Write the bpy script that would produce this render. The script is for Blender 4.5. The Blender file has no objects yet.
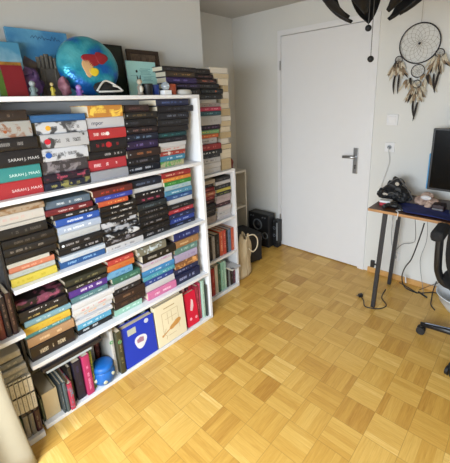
import bpy, bmesh, math, random
from mathutils import Vector, Matrix, Euler
random.seed(7)
PI = math.pi
C = bpy.context.scene.collection
SC = bpy.context.scene

# ------------------------------------------------------------------ materials
def hexc(h):
    v = [int(h[i:i+2], 16)/255 for i in (0, 2, 4)]
    return tuple((c/12.92 if c <= .04045 else ((c+.055)/1.055)**2.4) for c in v) + (1,)
_m = {}
def mat(name, col, rough=.5, metal=0, var=0.08, vscale=12, spec=.5, coat=0, bump=0, alpha=1, trans=0):
    if name in _m: return _m[name]
    m = bpy.data.materials.new(name); m.use_nodes = True
    nt = m.node_tree; b = nt.nodes['Principled BSDF']
    c = hexc(col)
    n = nt.nodes.new('ShaderNodeTexNoise'); n.inputs['Scale'].default_value = vscale; n.inputs['Detail'].default_value = 4
    tc = nt.nodes.new('ShaderNodeTexCoord'); nt.links.new(tc.outputs['Object'], n.inputs['Vector'])
    mx = nt.nodes.new('ShaderNodeMix'); mx.data_type = 'RGBA'
    mx.inputs['A'].default_value = tuple(x*(1-var) for x in c[:3])+(1,)
    mx.inputs['B'].default_value = tuple(min(1, x*(1+var)) for x in c[:3])+(1,)
    nt.links.new(n.outputs['Fac'], mx.inputs['Factor']); nt.links.new(mx.outputs['Result'], b.inputs['Base Color'])
    b.inputs['Roughness'].default_value = rough; b.inputs['Metallic'].default_value = metal
    b.inputs['Specular IOR Level'].default_value = spec; b.inputs['Coat Weight'].default_value = coat
    b.inputs['Transmission Weight'].default_value = trans
    if bump:
        bp = nt.nodes.new('ShaderNodeBump'); bp.inputs['Strength'].default_value = bump; bp.inputs['Distance'].default_value = .002
        nt.links.new(n.outputs['Fac'], bp.inputs['Height']); nt.links.new(bp.outputs['Normal'], b.inputs['Normal'])
    _m[name] = m
    return m

def group_nodes(g):
    N, L = g.nodes, g.links
    def math_(op, a, b=None, c=None):
        n = N.new('ShaderNodeMath'); n.operation = op
        for i, v in enumerate((a, b, c)):
            if v is None: continue
            if isinstance(v, (int, float)): n.inputs[i].default_value = v
            else: L.new(v, n.inputs[i])
        return n.outputs[0]
    return N, L, math_

def spine_group():
    """printed book spine: lettering-like marks (or blotchy artwork) on the face at local x = 0"""
    g = bpy.data.node_groups.new('spine_print', 'ShaderNodeTree')
    it = g.interface
    for nm, tp in (('Color', 'NodeSocketColor'), ('Ink', 'NodeSocketColor'), ('T', 'NodeSocketFloat'), ('L', 'NodeSocketFloat'), ('Seed', 'NodeSocketFloat'), ('Art', 'NodeSocketFloat'), ('Amount', 'NodeSocketFloat')):
        it.new_socket(nm, in_out='INPUT', socket_type=tp)
    it.new_socket('Color', in_out='OUTPUT', socket_type='NodeSocketColor')
    N, L, M = group_nodes(g)
    gi = N.new('NodeGroupInput'); go = N.new('NodeGroupOutput')
    tc = N.new('ShaderNodeTexCoord'); sp = N.new('ShaderNodeSeparateXYZ'); L.new(tc.outputs['Object'], sp.inputs[0])
    x, y, z = sp.outputs
    onspine = M('GREATER_THAN', x, -.004)
    t = M('DIVIDE', z, gi.outputs['T']); s = M('DIVIDE', y, gi.outputs['L'])
    band = M('MULTIPLY', M('GREATER_THAN', t, .36), M('LESS_THAN', t, .64))
    inr = M('LESS_THAN', M('ABSOLUTE', M('SUBTRACT', s, M('MULTIPLY', M('COSINE', gi.outputs['Seed']), .08))), .31)
    gap = M('GREATER_THAN', M('ABSOLUTE', M('SUBTRACT', s, M('MULTIPLY_ADD', M('SINE', gi.outputs['Seed']), .12, 0.05))), .05)
    cell = M('FLOOR', M('DIVIDE', y, M('MULTIPLY', gi.outputs['T'], .24)))
    wn = N.new('ShaderNodeTexWhiteNoise'); wn.noise_dimensions = '2D'
    cb = N.new('ShaderNodeCombineXYZ'); L.new(cell, cb.inputs[0]); L.new(gi.outputs['Seed'], cb.inputs[1]); L.new(cb.outputs[0], wn.inputs['Vector'])
    word = M('GREATER_THAN', wn.outputs['Value'], .3)
    ns = N.new('ShaderNodeTexNoise'); ns.noise_dimensions = '4D'; ns.inputs['Scale'].default_value = 420; ns.inputs['Detail'].default_value = 1
    L.new(tc.outputs['Object'], ns.inputs['Vector']); L.new(gi.outputs['Seed'], ns.inputs['W'])
    glyph = M('MULTIPLY', M('GREATER_THAN', ns.outputs['Fac'], .47), .9)
    f = M('MULTIPLY', M('MULTIPLY', M('MULTIPLY', onspine, band), M('MULTIPLY', inr, gap)), M('MULTIPLY', word, glyph))
    na = N.new('ShaderNodeTexNoise'); na.noise_dimensions = '4D'; na.inputs['Scale'].default_value = 17; na.inputs['Detail'].default_value = 5; na.inputs['Distortion'].default_value = 1.2
    L.new(tc.outputs['Object'], na.inputs['Vector']); L.new(gi.outputs['Seed'], na.inputs['W'])
    art = M('MULTIPLY', M('SMOOTH_MIN', M('MULTIPLY', M('MAXIMUM', M('SUBTRACT', na.outputs['Fac'], .53), 0), 14), 1, .2), gi.outputs['Art'])
    f = M('MULTIPLY', M('MAXIMUM', f, art), gi.outputs['Amount'])
    mx = N.new('ShaderNodeMix'); mx.data_type = 'RGBA'; L.new(f, mx.inputs['Factor']); L.new(gi.outputs['Color'], mx.inputs['A']); L.new(gi.outputs['Ink'], mx.inputs['B'])
    L.new(mx.outputs['Result'], go.inputs['Color'])
    return g
SPG = spine_group()
def spine_mat(col, ink, T, L_, art=0, amount=.85):
    m = bpy.data.materials.new('book_cover_' + col); m.use_nodes = True
    nt = m.node_tree; b = nt.nodes['Principled BSDF']
    g = nt.nodes.new('ShaderNodeGroup'); g.node_tree = SPG
    c_ = hexc(col); lum = sum(c_[:3])/3
    g.inputs['Color'].default_value = tuple((.88*v+.12*lum)*.74 for v in c_[:3])+(1,); g.inputs['Ink'].default_value = hexc(ink)
    g.inputs['T'].default_value = T; g.inputs['L'].default_value = L_; g.inputs['Seed'].default_value = random.uniform(0, 50)
    g.inputs['Art'].default_value = art; g.inputs['Amount'].default_value = amount
    nt.links.new(g.outputs[0], b.inputs['Base Color']); b.inputs['Roughness'].default_value = random.uniform(.3, .5)
    return m

def paper_mat(c0='b9a98d', c1='e4dac6'):
    m = bpy.data.materials.new('page_edges'); m.use_nodes = True
    nt = m.node_tree; b = nt.nodes['Principled BSDF']; N, L, M = group_nodes(nt)
    tc = N.new('ShaderNodeTexCoord'); mp = N.new('ShaderNodeMapping'); mp.inputs['Scale'].default_value = (2, 2, 900)
    L.new(tc.outputs['Object'], mp.inputs['Vector']); n = N.new('ShaderNodeTexNoise'); n.inputs['Scale'].default_value = 1
    L.new(mp.outputs[0], n.inputs['Vector']); r = N.new('ShaderNodeValToRGB')
    r.color_ramp.elements[0].color = hexc(c0); r.color_ramp.elements[1].color = hexc(c1)
    L.new(n.outputs['Fac'], r.inputs[0]); L.new(r.outputs[0], b.inputs['Base Color']); b.inputs['Roughness'].default_value = .8
    return m
PAPER = paper_mat()

def parquet_mat(s, px, py):
    m = bpy.data.materials.new('mosaic_parquet'); m.use_nodes = True
    nt = m.node_tree; b = nt.nodes['Principled BSDF']; N, L, M = group_nodes(nt)
    tc = N.new('ShaderNodeTexCoord'); sp = N.new('ShaderNodeSeparateXYZ'); L.new(tc.outputs['Object'], sp.inputs[0])
    u = M('DIVIDE', M('SUBTRACT', sp.outputs[0], px), s); v = M('DIVIDE', M('SUBTRACT', sp.outputs[1], py), s)
    iu, iv = M('FLOOR', u), M('FLOOR', v); fu, fv = M('FRACT', u), M('FRACT', v)
    par = M('FLOORED_MODULO', M('ADD', iu, iv), 2)         # 1: slats along x
    acr = M('ADD', M('MULTIPLY', par, fv), M('MULTIPLY', M('SUBTRACT', 1, par), fu))
    alo = M('ADD', M('MULTIPLY', par, sp.outputs[0]), M('MULTIPLY', M('SUBTRACT', 1, par), sp.outputs[1]))
    st = M('MULTIPLY', acr, 5); si = M('FLOOR', st); sf = M('FRACT', st)
    w = N.new('ShaderNodeTexWhiteNoise'); w.noise_dimensions = '3D'; cb = N.new('ShaderNodeCombineXYZ')
    L.new(iu, cb.inputs[0]); L.new(iv, cb.inputs[1]); L.new(si, cb.inputs[2]); L.new(cb.outputs[0], w.inputs['Vector'])
    w2 = N.new('ShaderNodeTexWhiteNoise'); w2.noise_dimensions = '3D'; cb2 = N.new('ShaderNodeCombineXYZ')
    L.new(iu, cb2.inputs[0]); L.new(iv, cb2.inputs[1]); cb2.inputs[2].default_value = 77; L.new(cb2.outputs[0], w2.inputs['Vector'])
    val = M('ADD', M('MULTIPLY', w.outputs['Value'], .34), M('MULTIPLY_ADD', w2.outputs['Value'], .40, .08))
    val = M('ADD', M('MULTIPLY', val, .85), M('MULTIPLY', par, .16))
    gr = N.new('ShaderNodeTexNoise'); gr.noise_dimensions = '3D'; gr.inputs['Detail'].default_value = 3; gr.inputs['Scale'].default_value = 1
    cg = N.new('ShaderNodeCombineXYZ'); L.new(M('MULTIPLY', alo, 14), cg.inputs[0]); L.new(M('MULTIPLY', acr, 22), cg.inputs[1]); L.new(M('MULTIPLY', M('ADD', w.outputs['Value'], w2.outputs['Value']), 40), cg.inputs[2])
    L.new(cg.outputs[0], gr.inputs['Vector'])
    val = M('ADD', val, M('MULTIPLY', M('SUBTRACT', gr.outputs['Fac'], .5), .55))
    r = N.new('ShaderNodeValToRGB'); e = r.color_ramp.elements
    e[0].position = 0; e[0].color = hexc(PQ[0]); e[1].position = 1; e[1].color = hexc(PQ[3])
    a = e.new(.35); a.color = hexc(PQ[1]); a = e.new(.7); a.color = hexc(PQ[2])
    L.new(val, r.inputs[0])
    edge = M('MAXIMUM', M('GREATER_THAN', M('ABSOLUTE', M('SUBTRACT', fu, .5)), .492), M('GREATER_THAN', M('ABSOLUTE', M('SUBTRACT', fv, .5)), .492))
    edge2 = M('MULTIPLY', M('GREATER_THAN', M('ABSOLUTE', M('SUBTRACT', sf, .5)), .475), .4)
    ed = M('MULTIPLY', M('MAXIMUM', edge, edge2), .38)
    mx = N.new('ShaderNodeMix'); mx.data_type = 'RGBA'; L.new(ed, mx.inputs['Factor']); L.new(r.outputs[0], mx.inputs['A']); mx.inputs['B'].default_value = hexc('6b4a22')
    L.new(mx.outputs['Result'], b.inputs['Base Color']); b.inputs['Roughness'].default_value = .33
    b.inputs['Specular IOR Level'].default_value = .45
    bp = N.new('ShaderNodeBump'); bp.inputs['Strength'].default_value = .08; bp.inputs['Distance'].default_value = .002; bp.invert = True
    L.new(ed, bp.inputs['Height']); L.new(bp.outputs[0], b.inputs['Normal'])
    return m

# ------------------------------------------------------------------ mesh helpers
class MB:
    def __init__(s): s.bm = bmesh.new()
    def box(s, x0, x1, y0, y1, z0, z1, M=None, mi=0):
        v = [Vector((x, y, z)) for z in (z0, z1) for y in (y0, y1) for x in (x0, x1)]
        if M is not None: v = [M @ p for p in v]
        v = [s.bm.verts.new(p) for p in v]
        for f in ((0,2,3,1),(4,5,7,6),(0,1,5,4),(2,6,7,3),(0,4,6,2),(1,3,7,5)):
            s.bm.faces.new([v[i] for i in f]).material_index = mi
        return s
    def prism(s, pts, ax, a0, a1, M=None, mi=0):
        """polygon pts in the two other axes, extruded along ax"""
        def P(p, a):
            q = {'x': (a, p[0], p[1]), 'y': (p[0], a, p[1]), 'z': (p[0], p[1], a)}[ax]
            q = Vector(q); return M @ q if M is not None else q
        A = [s.bm.verts.new(P(p, a0)) for p in pts]; B = [s.bm.verts.new(P(p, a1)) for p in pts]
        n = len(pts)
        for f in (A[::-1], B): s.bm.faces.new(f).material_index = mi
        for i in range(n): s.bm.faces.new((A[i], A[(i+1) % n], B[(i+1) % n], B[i])).material_index = mi
        return s
    def tube(s, pts, r, n=8, mi=0, cap=True):
        pts = [Vector(p) for p in pts]; rs = r if isinstance(r, (list, tuple)) else [r]*len(pts)
        rings = []; up = None
        for i, p in enumerate(pts):
            d = (pts[min(i+1, len(pts)-1)] - pts[max(i-1, 0)])
            d = d.normalized() if d.length > 1e-9 else Vector((0, 0, 1))
            if up is None: up = d.orthogonal().normalized()
            up = (up - d*up.dot(d)); up = up.normalized() if up.length > 1e-6 else d.orthogonal().normalized()
            w = d.cross(up)
            rings.append([s.bm.verts.new(p + (up*math.cos(2*PI*k/n) + w*math.sin(2*PI*k/n))*rs[i]) for k in range(n)])
        for a, b in zip(rings, rings[1:]):
            for k in range(n): s.bm.faces.new((a[k], a[(k+1) % n], b[(k+1) % n], b[k])).material_index = mi
        if cap:
            s.bm.faces.new(rings[0][::-1]).material_index = mi; s.bm.faces.new(rings[-1]).material_index = mi
        return s
    def ring(s, c, r, t, ax='y', n=40, k=8, mi=0, M=None):
        """torus of radius r, tube t, axis ax"""
        c = Vector(c); R = []
        for i in range(n):
            a = 2*PI*i/n; row = []
            for j in range(k):
                b = 2*PI*j/k; q = (r + t*math.cos(b)); h = t*math.sin(b)
                p = {'y': (q*math.cos(a), h, q*math.sin(a)), 'z': (q*math.cos(a), q*math.sin(a), h), 'x': (h, q*math.cos(a), q*math.sin(a))}[ax]
                p = c + Vector(p); row.append(s.bm.verts.new(M @ p if M is not None else p))
            R.append(row)
        for i in range(n):
            for j in range(k):
                s.bm.faces.new((R[i][j], R[(i+1) % n][j], R[(i+1) % n][(j+1) % k], R[i][(j+1) % k])).material_index = mi
        return s
    def lathe(s, prof, c=(0, 0, 0), n=24, M=None, mi=0, sx=1, sy=1):
        c = Vector(c); rings = []
        for r, z in prof:
            row = []
            for i in range(n):
                p = c + Vector((r*sx*math.cos(2*PI*i/n), r*sy*math.sin(2*PI*i/n), z)); row.append(s.bm.verts.new(M @ p if M is not None else p))
            rings.append(row)
        for a, b in zip(rings, rings[1:]):
            for i in range(n): s.bm.faces.new((a[i], a[(i+1) % n], b[(i+1) % n], b[i])).material_index = mi
        s.bm.faces.new(rings[0][::-1]).material_index = mi; s.bm.faces.new(rings[-1]).material_index = mi
        return s
    def ball(s, c, r, sc=(1, 1, 1), n=14, M=None, mi=0):
        prof = []
        m = max(5, n//2)
        for i in range(m+1):
            a = -PI/2 + PI*i/m; prof.append((max(1e-4, r*math.cos(a)), r*math.sin(a)*sc[2]))
        return s.lathe(prof, c, n, M, mi, sc[0], sc[1])
    def grid(s, f, nu, nv, thick=None, mi=0):
        V = [[s.bm.verts.new(f(i/nu, j/nv)) for j in range(nv+1)] for i in range(nu+1)]
        for i in range(nu):
            for j in range(nv): s.bm.faces.new((V[i][j], V[i+1][j], V[i+1][j+1], V[i][j+1])).material_index = mi
        return s
    def noise(s, amt, sc, seed=0):
        from mathutils import noise as nz
        for v in s.bm.verts:
            v.co += nz.noise_vector(v.co*sc + Vector((seed, seed*.7, -seed)))*amt
        return s
    def clampz(s, z=.001):
        for v in s.bm.verts: v.co.z = max(z, v.co.z)
        return s
    def build(s, name, m, parent=None, loc=(0, 0, 0), rot=(0, 0, 0), smooth=False, bevel=0, solid=0, sub=0):
        bmesh.ops.recalc_face_normals(s.bm, faces=s.bm.faces)
        me = bpy.data.meshes.new(name); s.bm.to_mesh(me); s.bm.free()
        for q in (m if isinstance(m, (list, tuple)) else [m]): me.materials.append(q)
        if smooth:
            for p in me.polygons: p.use_smooth = True
        o = bpy.data.objects.new(name, me); C.objects.link(o)
        o.location = loc; o.rotation_euler = rot
        if parent is not None: o.parent = parent
        if solid:
            md = o.modifiers.new('thickness', 'SOLIDIFY'); md.thickness = solid; md.offset = 0
        if bevel:
            md = o.modifiers.new('bevel', 'BEVEL'); md.width = bevel; md.segments = 2; md.limit_method = 'ANGLE'
        if sub:
            md = o.modifiers.new('smooth', 'SUBSURF'); md.levels = sub; md.render_levels = sub
        return o
LABELS = {}
def tag(o, label, cat, group=None):
    assert 4 <= len(label.split()) <= 16, (len(label.split()), label)
    if label in LABELS: print('DUPLICATE LABEL', label)
    LABELS[label] = 1
    o['label'] = label; o['category'] = cat
    if group: o['group'] = group
    return o
def empty(name, loc, label, cat, group=None, rz=0):
    o = bpy.data.objects.new(name, None); C.objects.link(o); o.location = loc; o.rotation_euler = (0, 0, rz); o.empty_display_size = .05
    return tag(o, label, cat, group)
def struct(o): o['kind'] = 'structure'; return o
def smooth_path(pts, n=8):
    pts = [Vector(p) for p in pts]; out = []
    P = [pts[0]] + pts + [pts[-1]]
    for i in range(1, len(P)-2):
        for k in range(n):
            t = k/n; a, b, c, d = P[i-1], P[i], P[i+1], P[i+2]
            out.append(.5*((2*b) + (c-a)*t + (2*a-5*b+4*c-d)*t*t + (3*b-a-3*c+d)*t**3))
    out.append(pts[-1]); return out
def text_mesh(s, size, m, parent, M, name='title', depth=.0003):
    cu = bpy.data.curves.new('t', 'FONT'); cu.body = s; cu.size = size; cu.extrude = depth; cu.align_x = 'CENTER'; cu.align_y = 'CENTER'
    t = bpy.data.objects.new('t', cu); C.objects.link(t); bpy.context.view_layer.update()
    me = bpy.data.meshes.new_from_object(t.evaluated_get(bpy.context.evaluated_depsgraph_get()))
    bpy.data.objects.remove(t); me.transform(M); me.materials.clear(); me.materials.append(m)
    o = bpy.data.objects.new(name, me); C.objects.link(o); o.parent = parent; return o

# ------------------------------------------------------------------ books
def book_bm(L_, W, T, hard=True):
    b = .0028 if hard else .0012
    b = min(b, T*.2)
    bulge = .004 if hard else .0005
    prof = [(-W, 0), (-.003-bulge, 0)]
    for i in range(7):
        a = -PI/2 + PI*i/6; prof.append((-bulge + bulge*math.cos(a), T/2 + T/2*math.sin(a)*.99))
    prof += [(-.003-bulge, T), (-W, T), (-W, T-b), (-b*1.3-bulge, T-b), (-b*1.3-bulge, b), (-W, b)]
    m = MB(); n = len(prof)
    A = [m.bm.verts.new((x, -L_/2, z)) for x, z in prof]; B = [m.bm.verts.new((x, L_/2, z)) for x, z in prof]
    for i in range(n): m.bm.faces.new((A[i], A[(i+1) % n], B[(i+1) % n], B[i]))
    # end caps: three strips
    for V in (A, B):
        m.bm.faces.new([V[0], V[1], V[-2], V[-1]] if False else [V[0], V[1], V[n-2], V[n-1]])
        m.bm.faces.new([V[n-5], V[n-6], V[n-3], V[n-4]][::1])
        m.bm.faces.new(V[1:n-5] + [V[n-3], V[n-2]])
    return m, b, bulge
def book(loc, L_, W, T, col, ink, label, group, art=0, amount=.85, hard=True, rot=(0, 0, 0), pages=None, cat='book'):
    r = empty('book', loc, label, cat, group); r.rotation_euler = rot
    m, b, bl = book_bm(L_, W, T, hard)
    m.build('cover', spine_mat(col, ink, T, L_, art, amount), r)
    q = .003 if hard else .0004
    MB().box(-W+q, -b*1.3-bl-.0003, -L_/2+q, L_/2-q, b+.0002, T-b-.0002).build('pages', pages or PAPER, r)
    return r
PQ = ['ae7c34', 'c89a48', 'd8ae5c', 'ecca80']
WIN = (.35, 2.0, .80, 1.85)
TILT, YAW, EN, EXPO = 29, 10, 125, .33
PHL = .3
STACKS = {
 'A': (-0.03, [
   (0.1135, 0.3010, 1.1076, 1.1744, 'c22029', 'e8c9c6', 'red hardback with pale author name'),
   (0.1135, 0.3040, 1.1744, 1.2324, '2f9a96', 'cfe8e2', 'teal hardback'),
   (0.1135, 0.3175, 1.2324, 1.2982, '221f22', 'c9c6c4', 'black hardback with white author name'),
   (0.1135, 0.3100, 1.2982, 1.3466, '252122', '8d8a88', 'black book with two grey lines'),
   (0.1135, 0.3010, 1.3466, 1.4104, 'b9b7b0', '8a5a3c', 'pale grey book with orange marks'),
   (0.1135, 0.2920, 1.4104, 1.4530, '3a2d26', '6b5a4a', 'dark brown book'),
 ]),
 'B': (-0.03, [
   (0.3060, 0.5010, 1.1076, 1.1419, '20243a', 'b3a95a', 'navy black book with yellow specks'),
   (0.3080, 0.5055, 1.1419, 1.1762, '2b2030', 'c2536a', 'black book with crimson end'),
   (0.3120, 0.5080, 1.1762, 1.2320, '4a4346', '8b8488', 'dark grey patterned book'),
   (0.3195, 0.5120, 1.2320, 1.2869, 'dfe2ea', '26262c', 'white book with ink drawing and blue disc'),
   (0.3240, 0.5215, 1.2869, 1.3477, 'cfd0d4', '141316', 'white and black book with red disc'),
   (0.3180, 0.5250, 1.3477, 1.3976, 'dfe1e6', '1d1d22', 'white book with black ink drawing and yellow disc'),
   (0.3030, 0.5270, 1.3976, 1.4280, '2c6fae', '16406f', 'plain blue book'),
 ]),
 'C': (-0.03, [
   (0.5075, 0.6980, 1.1076, 1.1552, 'a9aab2', '77797f', 'plain grey book'),
   (0.5100, 0.7000, 1.1552, 1.2089, 'c92a38', 'f2d4d6', 'red book with white lettering'),
   (0.5170, 0.7040, 1.2089, 1.2486, '242124', 'bdb8b8', 'black book with grey lettering'),
   (0.5235, 0.7102, 1.2486, 1.3032, '272427', 'b3262e', 'black book with red emblem'),
   (0.5270, 0.7120, 1.3032, 1.3538, 'cf2a30', 'f1e6e2', 'red book with white emblem'),
   (0.5310, 0.7160, 1.3538, 1.4044, 'dcdde2', '2c3350', 'white book with dark blue lettering'),
   (0.5390, 0.7070, 1.4044, 1.4600, 'e0952a', 'f6d45c', 'orange and yellow book'),
 ]),
 'D': (-0.03, [
   (0.7000, 0.9035, 1.1076, 1.1487, '1a1d28', 'c9ccd6', 'black book with white lettering'),
   (0.7040, 0.9048, 1.1487, 1.1888, '1e1d22', '8f8a95', 'black book with small grey lettering'),
   (0.7060, 0.9042, 1.1888, 1.2319, '3a2a28', 'b07047', 'dark brown book with orange lettering'),
   (0.7125, 0.8995, 1.2319, 1.2751, '35244d', '8b78b8', 'dark purple book'),
   (0.7141, 0.9009, 1.2751, 1.3111, '20263a', '7c97b8', 'dark navy book with blue lettering'),
   (0.7140, 0.9025, 1.3111, 1.3460, '2c2225', '8f6d68', 'brown black book'),
   (0.7190, 0.9067, 1.3460, 1.3871, '232226', '5b5b66', 'black book with dim grey lettering'),
   (0.7240, 0.9133, 1.3871, 1.4210, '2a2726', '7f6a45', 'black book with tan line'),
   (0.7290, 0.8680, 1.4210, 1.4570, '3d2b2b', '6b4a48', 'dark brown book'),
 ]),
 'E': (-0.03, [
   (0.9070, 1.0710, 1.1076, 1.1391, 'cfc493', '4d9a4a', 'pale yellow book with green marks'),
   (0.9068, 1.0820, 1.1391, 1.1717, '3d93b8', 'd9ecf2', 'sky blue book'),
   (0.9085, 1.0850, 1.1717, 1.1961, 'b8402f', 'e9dcd0', 'brick red and white book'),
   (0.9062, 1.0870, 1.1961, 1.2216, 'e1d8d4', 'c8503c', 'white book with red lettering'),
   (0.9090, 1.0900, 1.2216, 1.2460, 'dadadd', 'b8b8c0', 'white book'),
   (0.9030, 1.1000, 1.2460, 1.2745, '24222b', '55505a', 'thin black book'),
   (0.9088, 1.1030, 1.2745, 1.2999, '1d4a50', '3f8a8c', 'dark teal book'),
   (0.9080, 1.1210, 1.2999, 1.3365, '221f23', '3f3a40', 'plain black book'),
   (0.9113, 1.1240, 1.3365, 1.3721, '2b2a2d', '4f4f57', 'charcoal book'),
   (0.9153, 1.1280, 1.3721, 1.4098, '26262e', '8a90a0', 'black book with silver lettering'),
   (0.9160, 1.1620, 1.4098, 1.4454, '232128', '4b4a55', 'black book with a wide spine'),
   (0.9140, 1.1340, 1.4454, 1.4810, '2b3152', '5a6da3', 'dark blue book'),
 ]),
 'F': (-0.03, [
   (0.1150, 0.2920, 0.7306, 0.7676, 'e8cf2c', 'b09a14', 'yellow book'),
   (0.1140, 0.2930, 0.7676, 0.7909, 'c9cfc9', '93a098', 'pale grey green book'),
   (0.1180, 0.2930, 0.7909, 0.8172, 'e0835c', 'f0b296', 'salmon orange book'),
   (0.1150, 0.2750, 0.8172, 0.8347, 'd8d2c4', 'b1aa9c', 'thin cream book'),
   (0.1135, 0.3090, 0.8347, 0.8668, '1b191b', '4a443e', 'plain black book'),
   (0.1135, 0.3150, 0.8668, 0.9027, '1e1b1c', '8d8378', 'black book with silver line'),
   (0.1135, 0.3120, 0.9027, 0.9397, '1d1a1a', '5b524a', 'black book with dim gold line'),
   (0.1135, 0.2900, 0.9397, 0.9854, '1f1c1b', '6d6660', 'black book with small grey lettering'),
   (0.1135, 0.2880, 0.9854, 1.0019, 'cfcac2', 'a9a49c', 'thin off white book'),
   (0.1135, 0.2885, 1.0019, 1.0447, 'd9d2c8', 'c9a39a', 'cream book with faded pink lettering'),
   (0.1135, 0.2910, 1.0447, 1.0710, 'b8a084', '7d5a36', 'brown and cream book'),
 ]),
 'G': (-0.03, [
   (0.3090, 0.5240, 0.7306, 0.7662, '1d5c9c', '9cc4e6', 'deep blue book with pale lettering'),
   (0.3140, 0.5240, 0.7662, 0.7916, 'd3dde8', '8fb0d0', 'pale blue white book'),
   (0.3150, 0.5225, 0.7916, 0.8263, '1b1a1d', 'b4b0b2', 'black book with silver lettering'),
   (0.3200, 0.5230, 0.8263, 0.8610, '1d1b1e', 'a4a0a2', 'black book with grey lettering'),
   (0.3260, 0.5180, 0.8610, 0.8976, 'cdd0d2', 'a8acb0', 'pale grey book'),
   (0.3240, 0.5220, 0.8976, 0.9332, 'b7c8e4', 'f2f5fb', 'light blue book with white lettering'),
   (0.3250, 0.5240, 0.9332, 0.9670, '1f5cc0', 'e4ecf8', 'royal blue book with white lettering'),
   (0.3180, 0.5180, 0.9670, 0.9932, '232024', 'd8d6d8', 'black book with white script'),
   (0.2905, 0.4980, 0.9932, 1.0214, '7c1f2b', 'e6c7c4', 'dark red book with pale lettering'),
   (0.2990, 0.4930, 1.0214, 1.0570, '5f7488', 'dfe6ec', 'slate blue book with white label'),
 ]),
 'H': (-0.03, [
   (0.5300, 0.7380, 0.7306, 0.7653, 'd8d6d8', '5a5860', 'white book with black lettering'),
   (0.5260, 0.7360, 0.7653, 0.7959, '2b272a', '8d8a90', 'charcoal book with grey brush marks'),
   (0.5245, 0.7335, 0.7959, 0.8264, '242428', 'd2d4d8', 'black book with white brush marks'),
   (0.5270, 0.7285, 0.8264, 0.8560, '26262a', 'aeb2ba', 'black book with silver brush marks'),
   (0.5250, 0.7240, 0.8560, 0.8907, '2a292d', 'c4c6cc', 'black book with grey brush marks'),
   (0.5240, 0.7220, 0.8907, 0.9202, '201d1e', 'bdb8b4', 'black book with grey lettering'),
   (0.5260, 0.7200, 0.9202, 0.9488, '1f1c1e', 'cfcac6', 'black book with pale lettering'),
   (0.5260, 0.7215, 0.9488, 0.9763, '211d1e', 'ddd8d4', 'black book with white block lettering'),
   (0.5240, 0.6800, 0.9763, 1.0028, 'dd5b2c', 'f5c06a', 'orange red book'),
   (0.5140, 0.7095, 1.0028, 1.0293, '3343b0', '8d98e4', 'violet blue book'),
   (0.5030, 0.7102, 1.0293, 1.0640, '6e2a25', 'd8503a', 'dark red book with orange lettering'),
 ]),
 'I': (-0.03, [
   (0.7400, 0.9265, 0.7306, 0.7707, '1e1d20', 'a5a2a6', 'black book with silver lettering'),
   (0.7380, 0.9238, 0.7707, 0.8002, '1a191c', '77747a', 'black book with dim lettering'),
   (0.7355, 0.9202, 0.8002, 0.8350, '1c1b1f', '9a979b', 'black book with pale grey lettering'),
   (0.7305, 0.9206, 0.8350, 0.8677, '1b1a1e', '7f7c80', 'black book with small grey lettering'),
   (0.7310, 0.9176, 0.8677, 0.8994, '1c1b1e', '8f8c90', 'black book with grey lettering'),
   (0.7290, 0.9142, 0.8994, 0.9352, '2a3238', '6c7a80', 'dark slate book'),
   (0.7235, 0.9071, 0.9352, 0.9721, '2a1b22', 'd45a7a', 'black book with pink lettering'),
   (0.7260, 0.9095, 0.9721, 0.9985, '1f1c20', 'e2e0e2', 'black book with white lettering'),
   (0.7130, 0.9050, 0.9985, 1.0249, 'd9dbe0', 'c2c5cc', 'plain white book'),
   (0.7122, 0.9015, 1.0249, 1.0660, '1f2638', '6c7a96', 'dark navy book'),
 ]),
 'J': (-0.03, [
   (0.9330, 1.1240, 0.7306, 0.7596, '1b2240', '7080b0', 'dark navy book'),
   (0.9317, 1.1180, 0.7596, 0.7897, '2444a4', 'b0c0f0', 'bright blue book'),
   (0.9284, 1.1210, 0.7897, 0.8198, '1f2a58', '8a9ad0', 'navy book with pale lettering'),
   (0.9251, 1.1150, 0.8198, 0.8466, 'c02a3c', 'f2a8b0', 'red book with pink lettering'),
   (0.9233, 1.1180, 0.8466, 0.8778, '211e22', '8a878c', 'black book with grey lettering'),
   (0.9203, 1.1130, 0.8778, 0.9101, 'e2e3e8', 'c8cad2', 'plain white book'),
   (0.9171, 1.1070, 0.9101, 0.9380, '2a5ca0', 'a4c4e8', 'mid blue book'),
   (0.9131, 1.1100, 0.9380, 0.9681, '4f9cc4', 'd4ebf4', 'sky blue book with white lettering'),
   (0.9151, 1.1050, 0.9681, 0.9971, 'b9d6e0', '5a9ab4', 'pale blue book'),
   (0.9115, 1.1070, 0.9971, 1.0216, '3a9a3c', 'a8d890', 'green book'),
   (0.9070, 1.1090, 1.0216, 1.0439, 'ee8a22', 'f9c65a', 'orange book'),
   (0.9035, 1.1120, 1.0439, 1.0740, 'b3262c', 'f0c8a8', 'red book'),
 ]),
 'K': (-0.03, [
   (0.1230, 0.3100, 0.3535, 0.4266, '2d1f1b', 'dccbae', 'dark brown book with cream title'),
   (0.1210, 0.3190, 0.4266, 0.4709, 'c89a6c', 'e8cba4', 'tan book with cream lettering'),
   (0.1190, 0.3110, 0.4709, 0.4935, '4fa8b0', 'c8e6e8', 'teal book'),
   (0.1170, 0.3110, 0.4935, 0.5285, 'f2c81e', 'c48a10', 'bright yellow book'),
   (0.1260, 0.3200, 0.5285, 0.5563, '86b8c8', 'd4e8ee', 'light blue book'),
   (0.1135, 0.3110, 0.5563, 0.5862, '221f1d', 'c8b070', 'black book with gold lettering'),
   (0.1135, 0.3070, 0.5862, 0.6109, '1f1b22', 'd9d6da', 'black book with white lettering'),
   (0.1135, 0.3070, 0.6109, 0.6500, '231c22', 'b05a7a', 'black book with pink marks'),
 ]),
 'L': (-0.03, [
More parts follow.
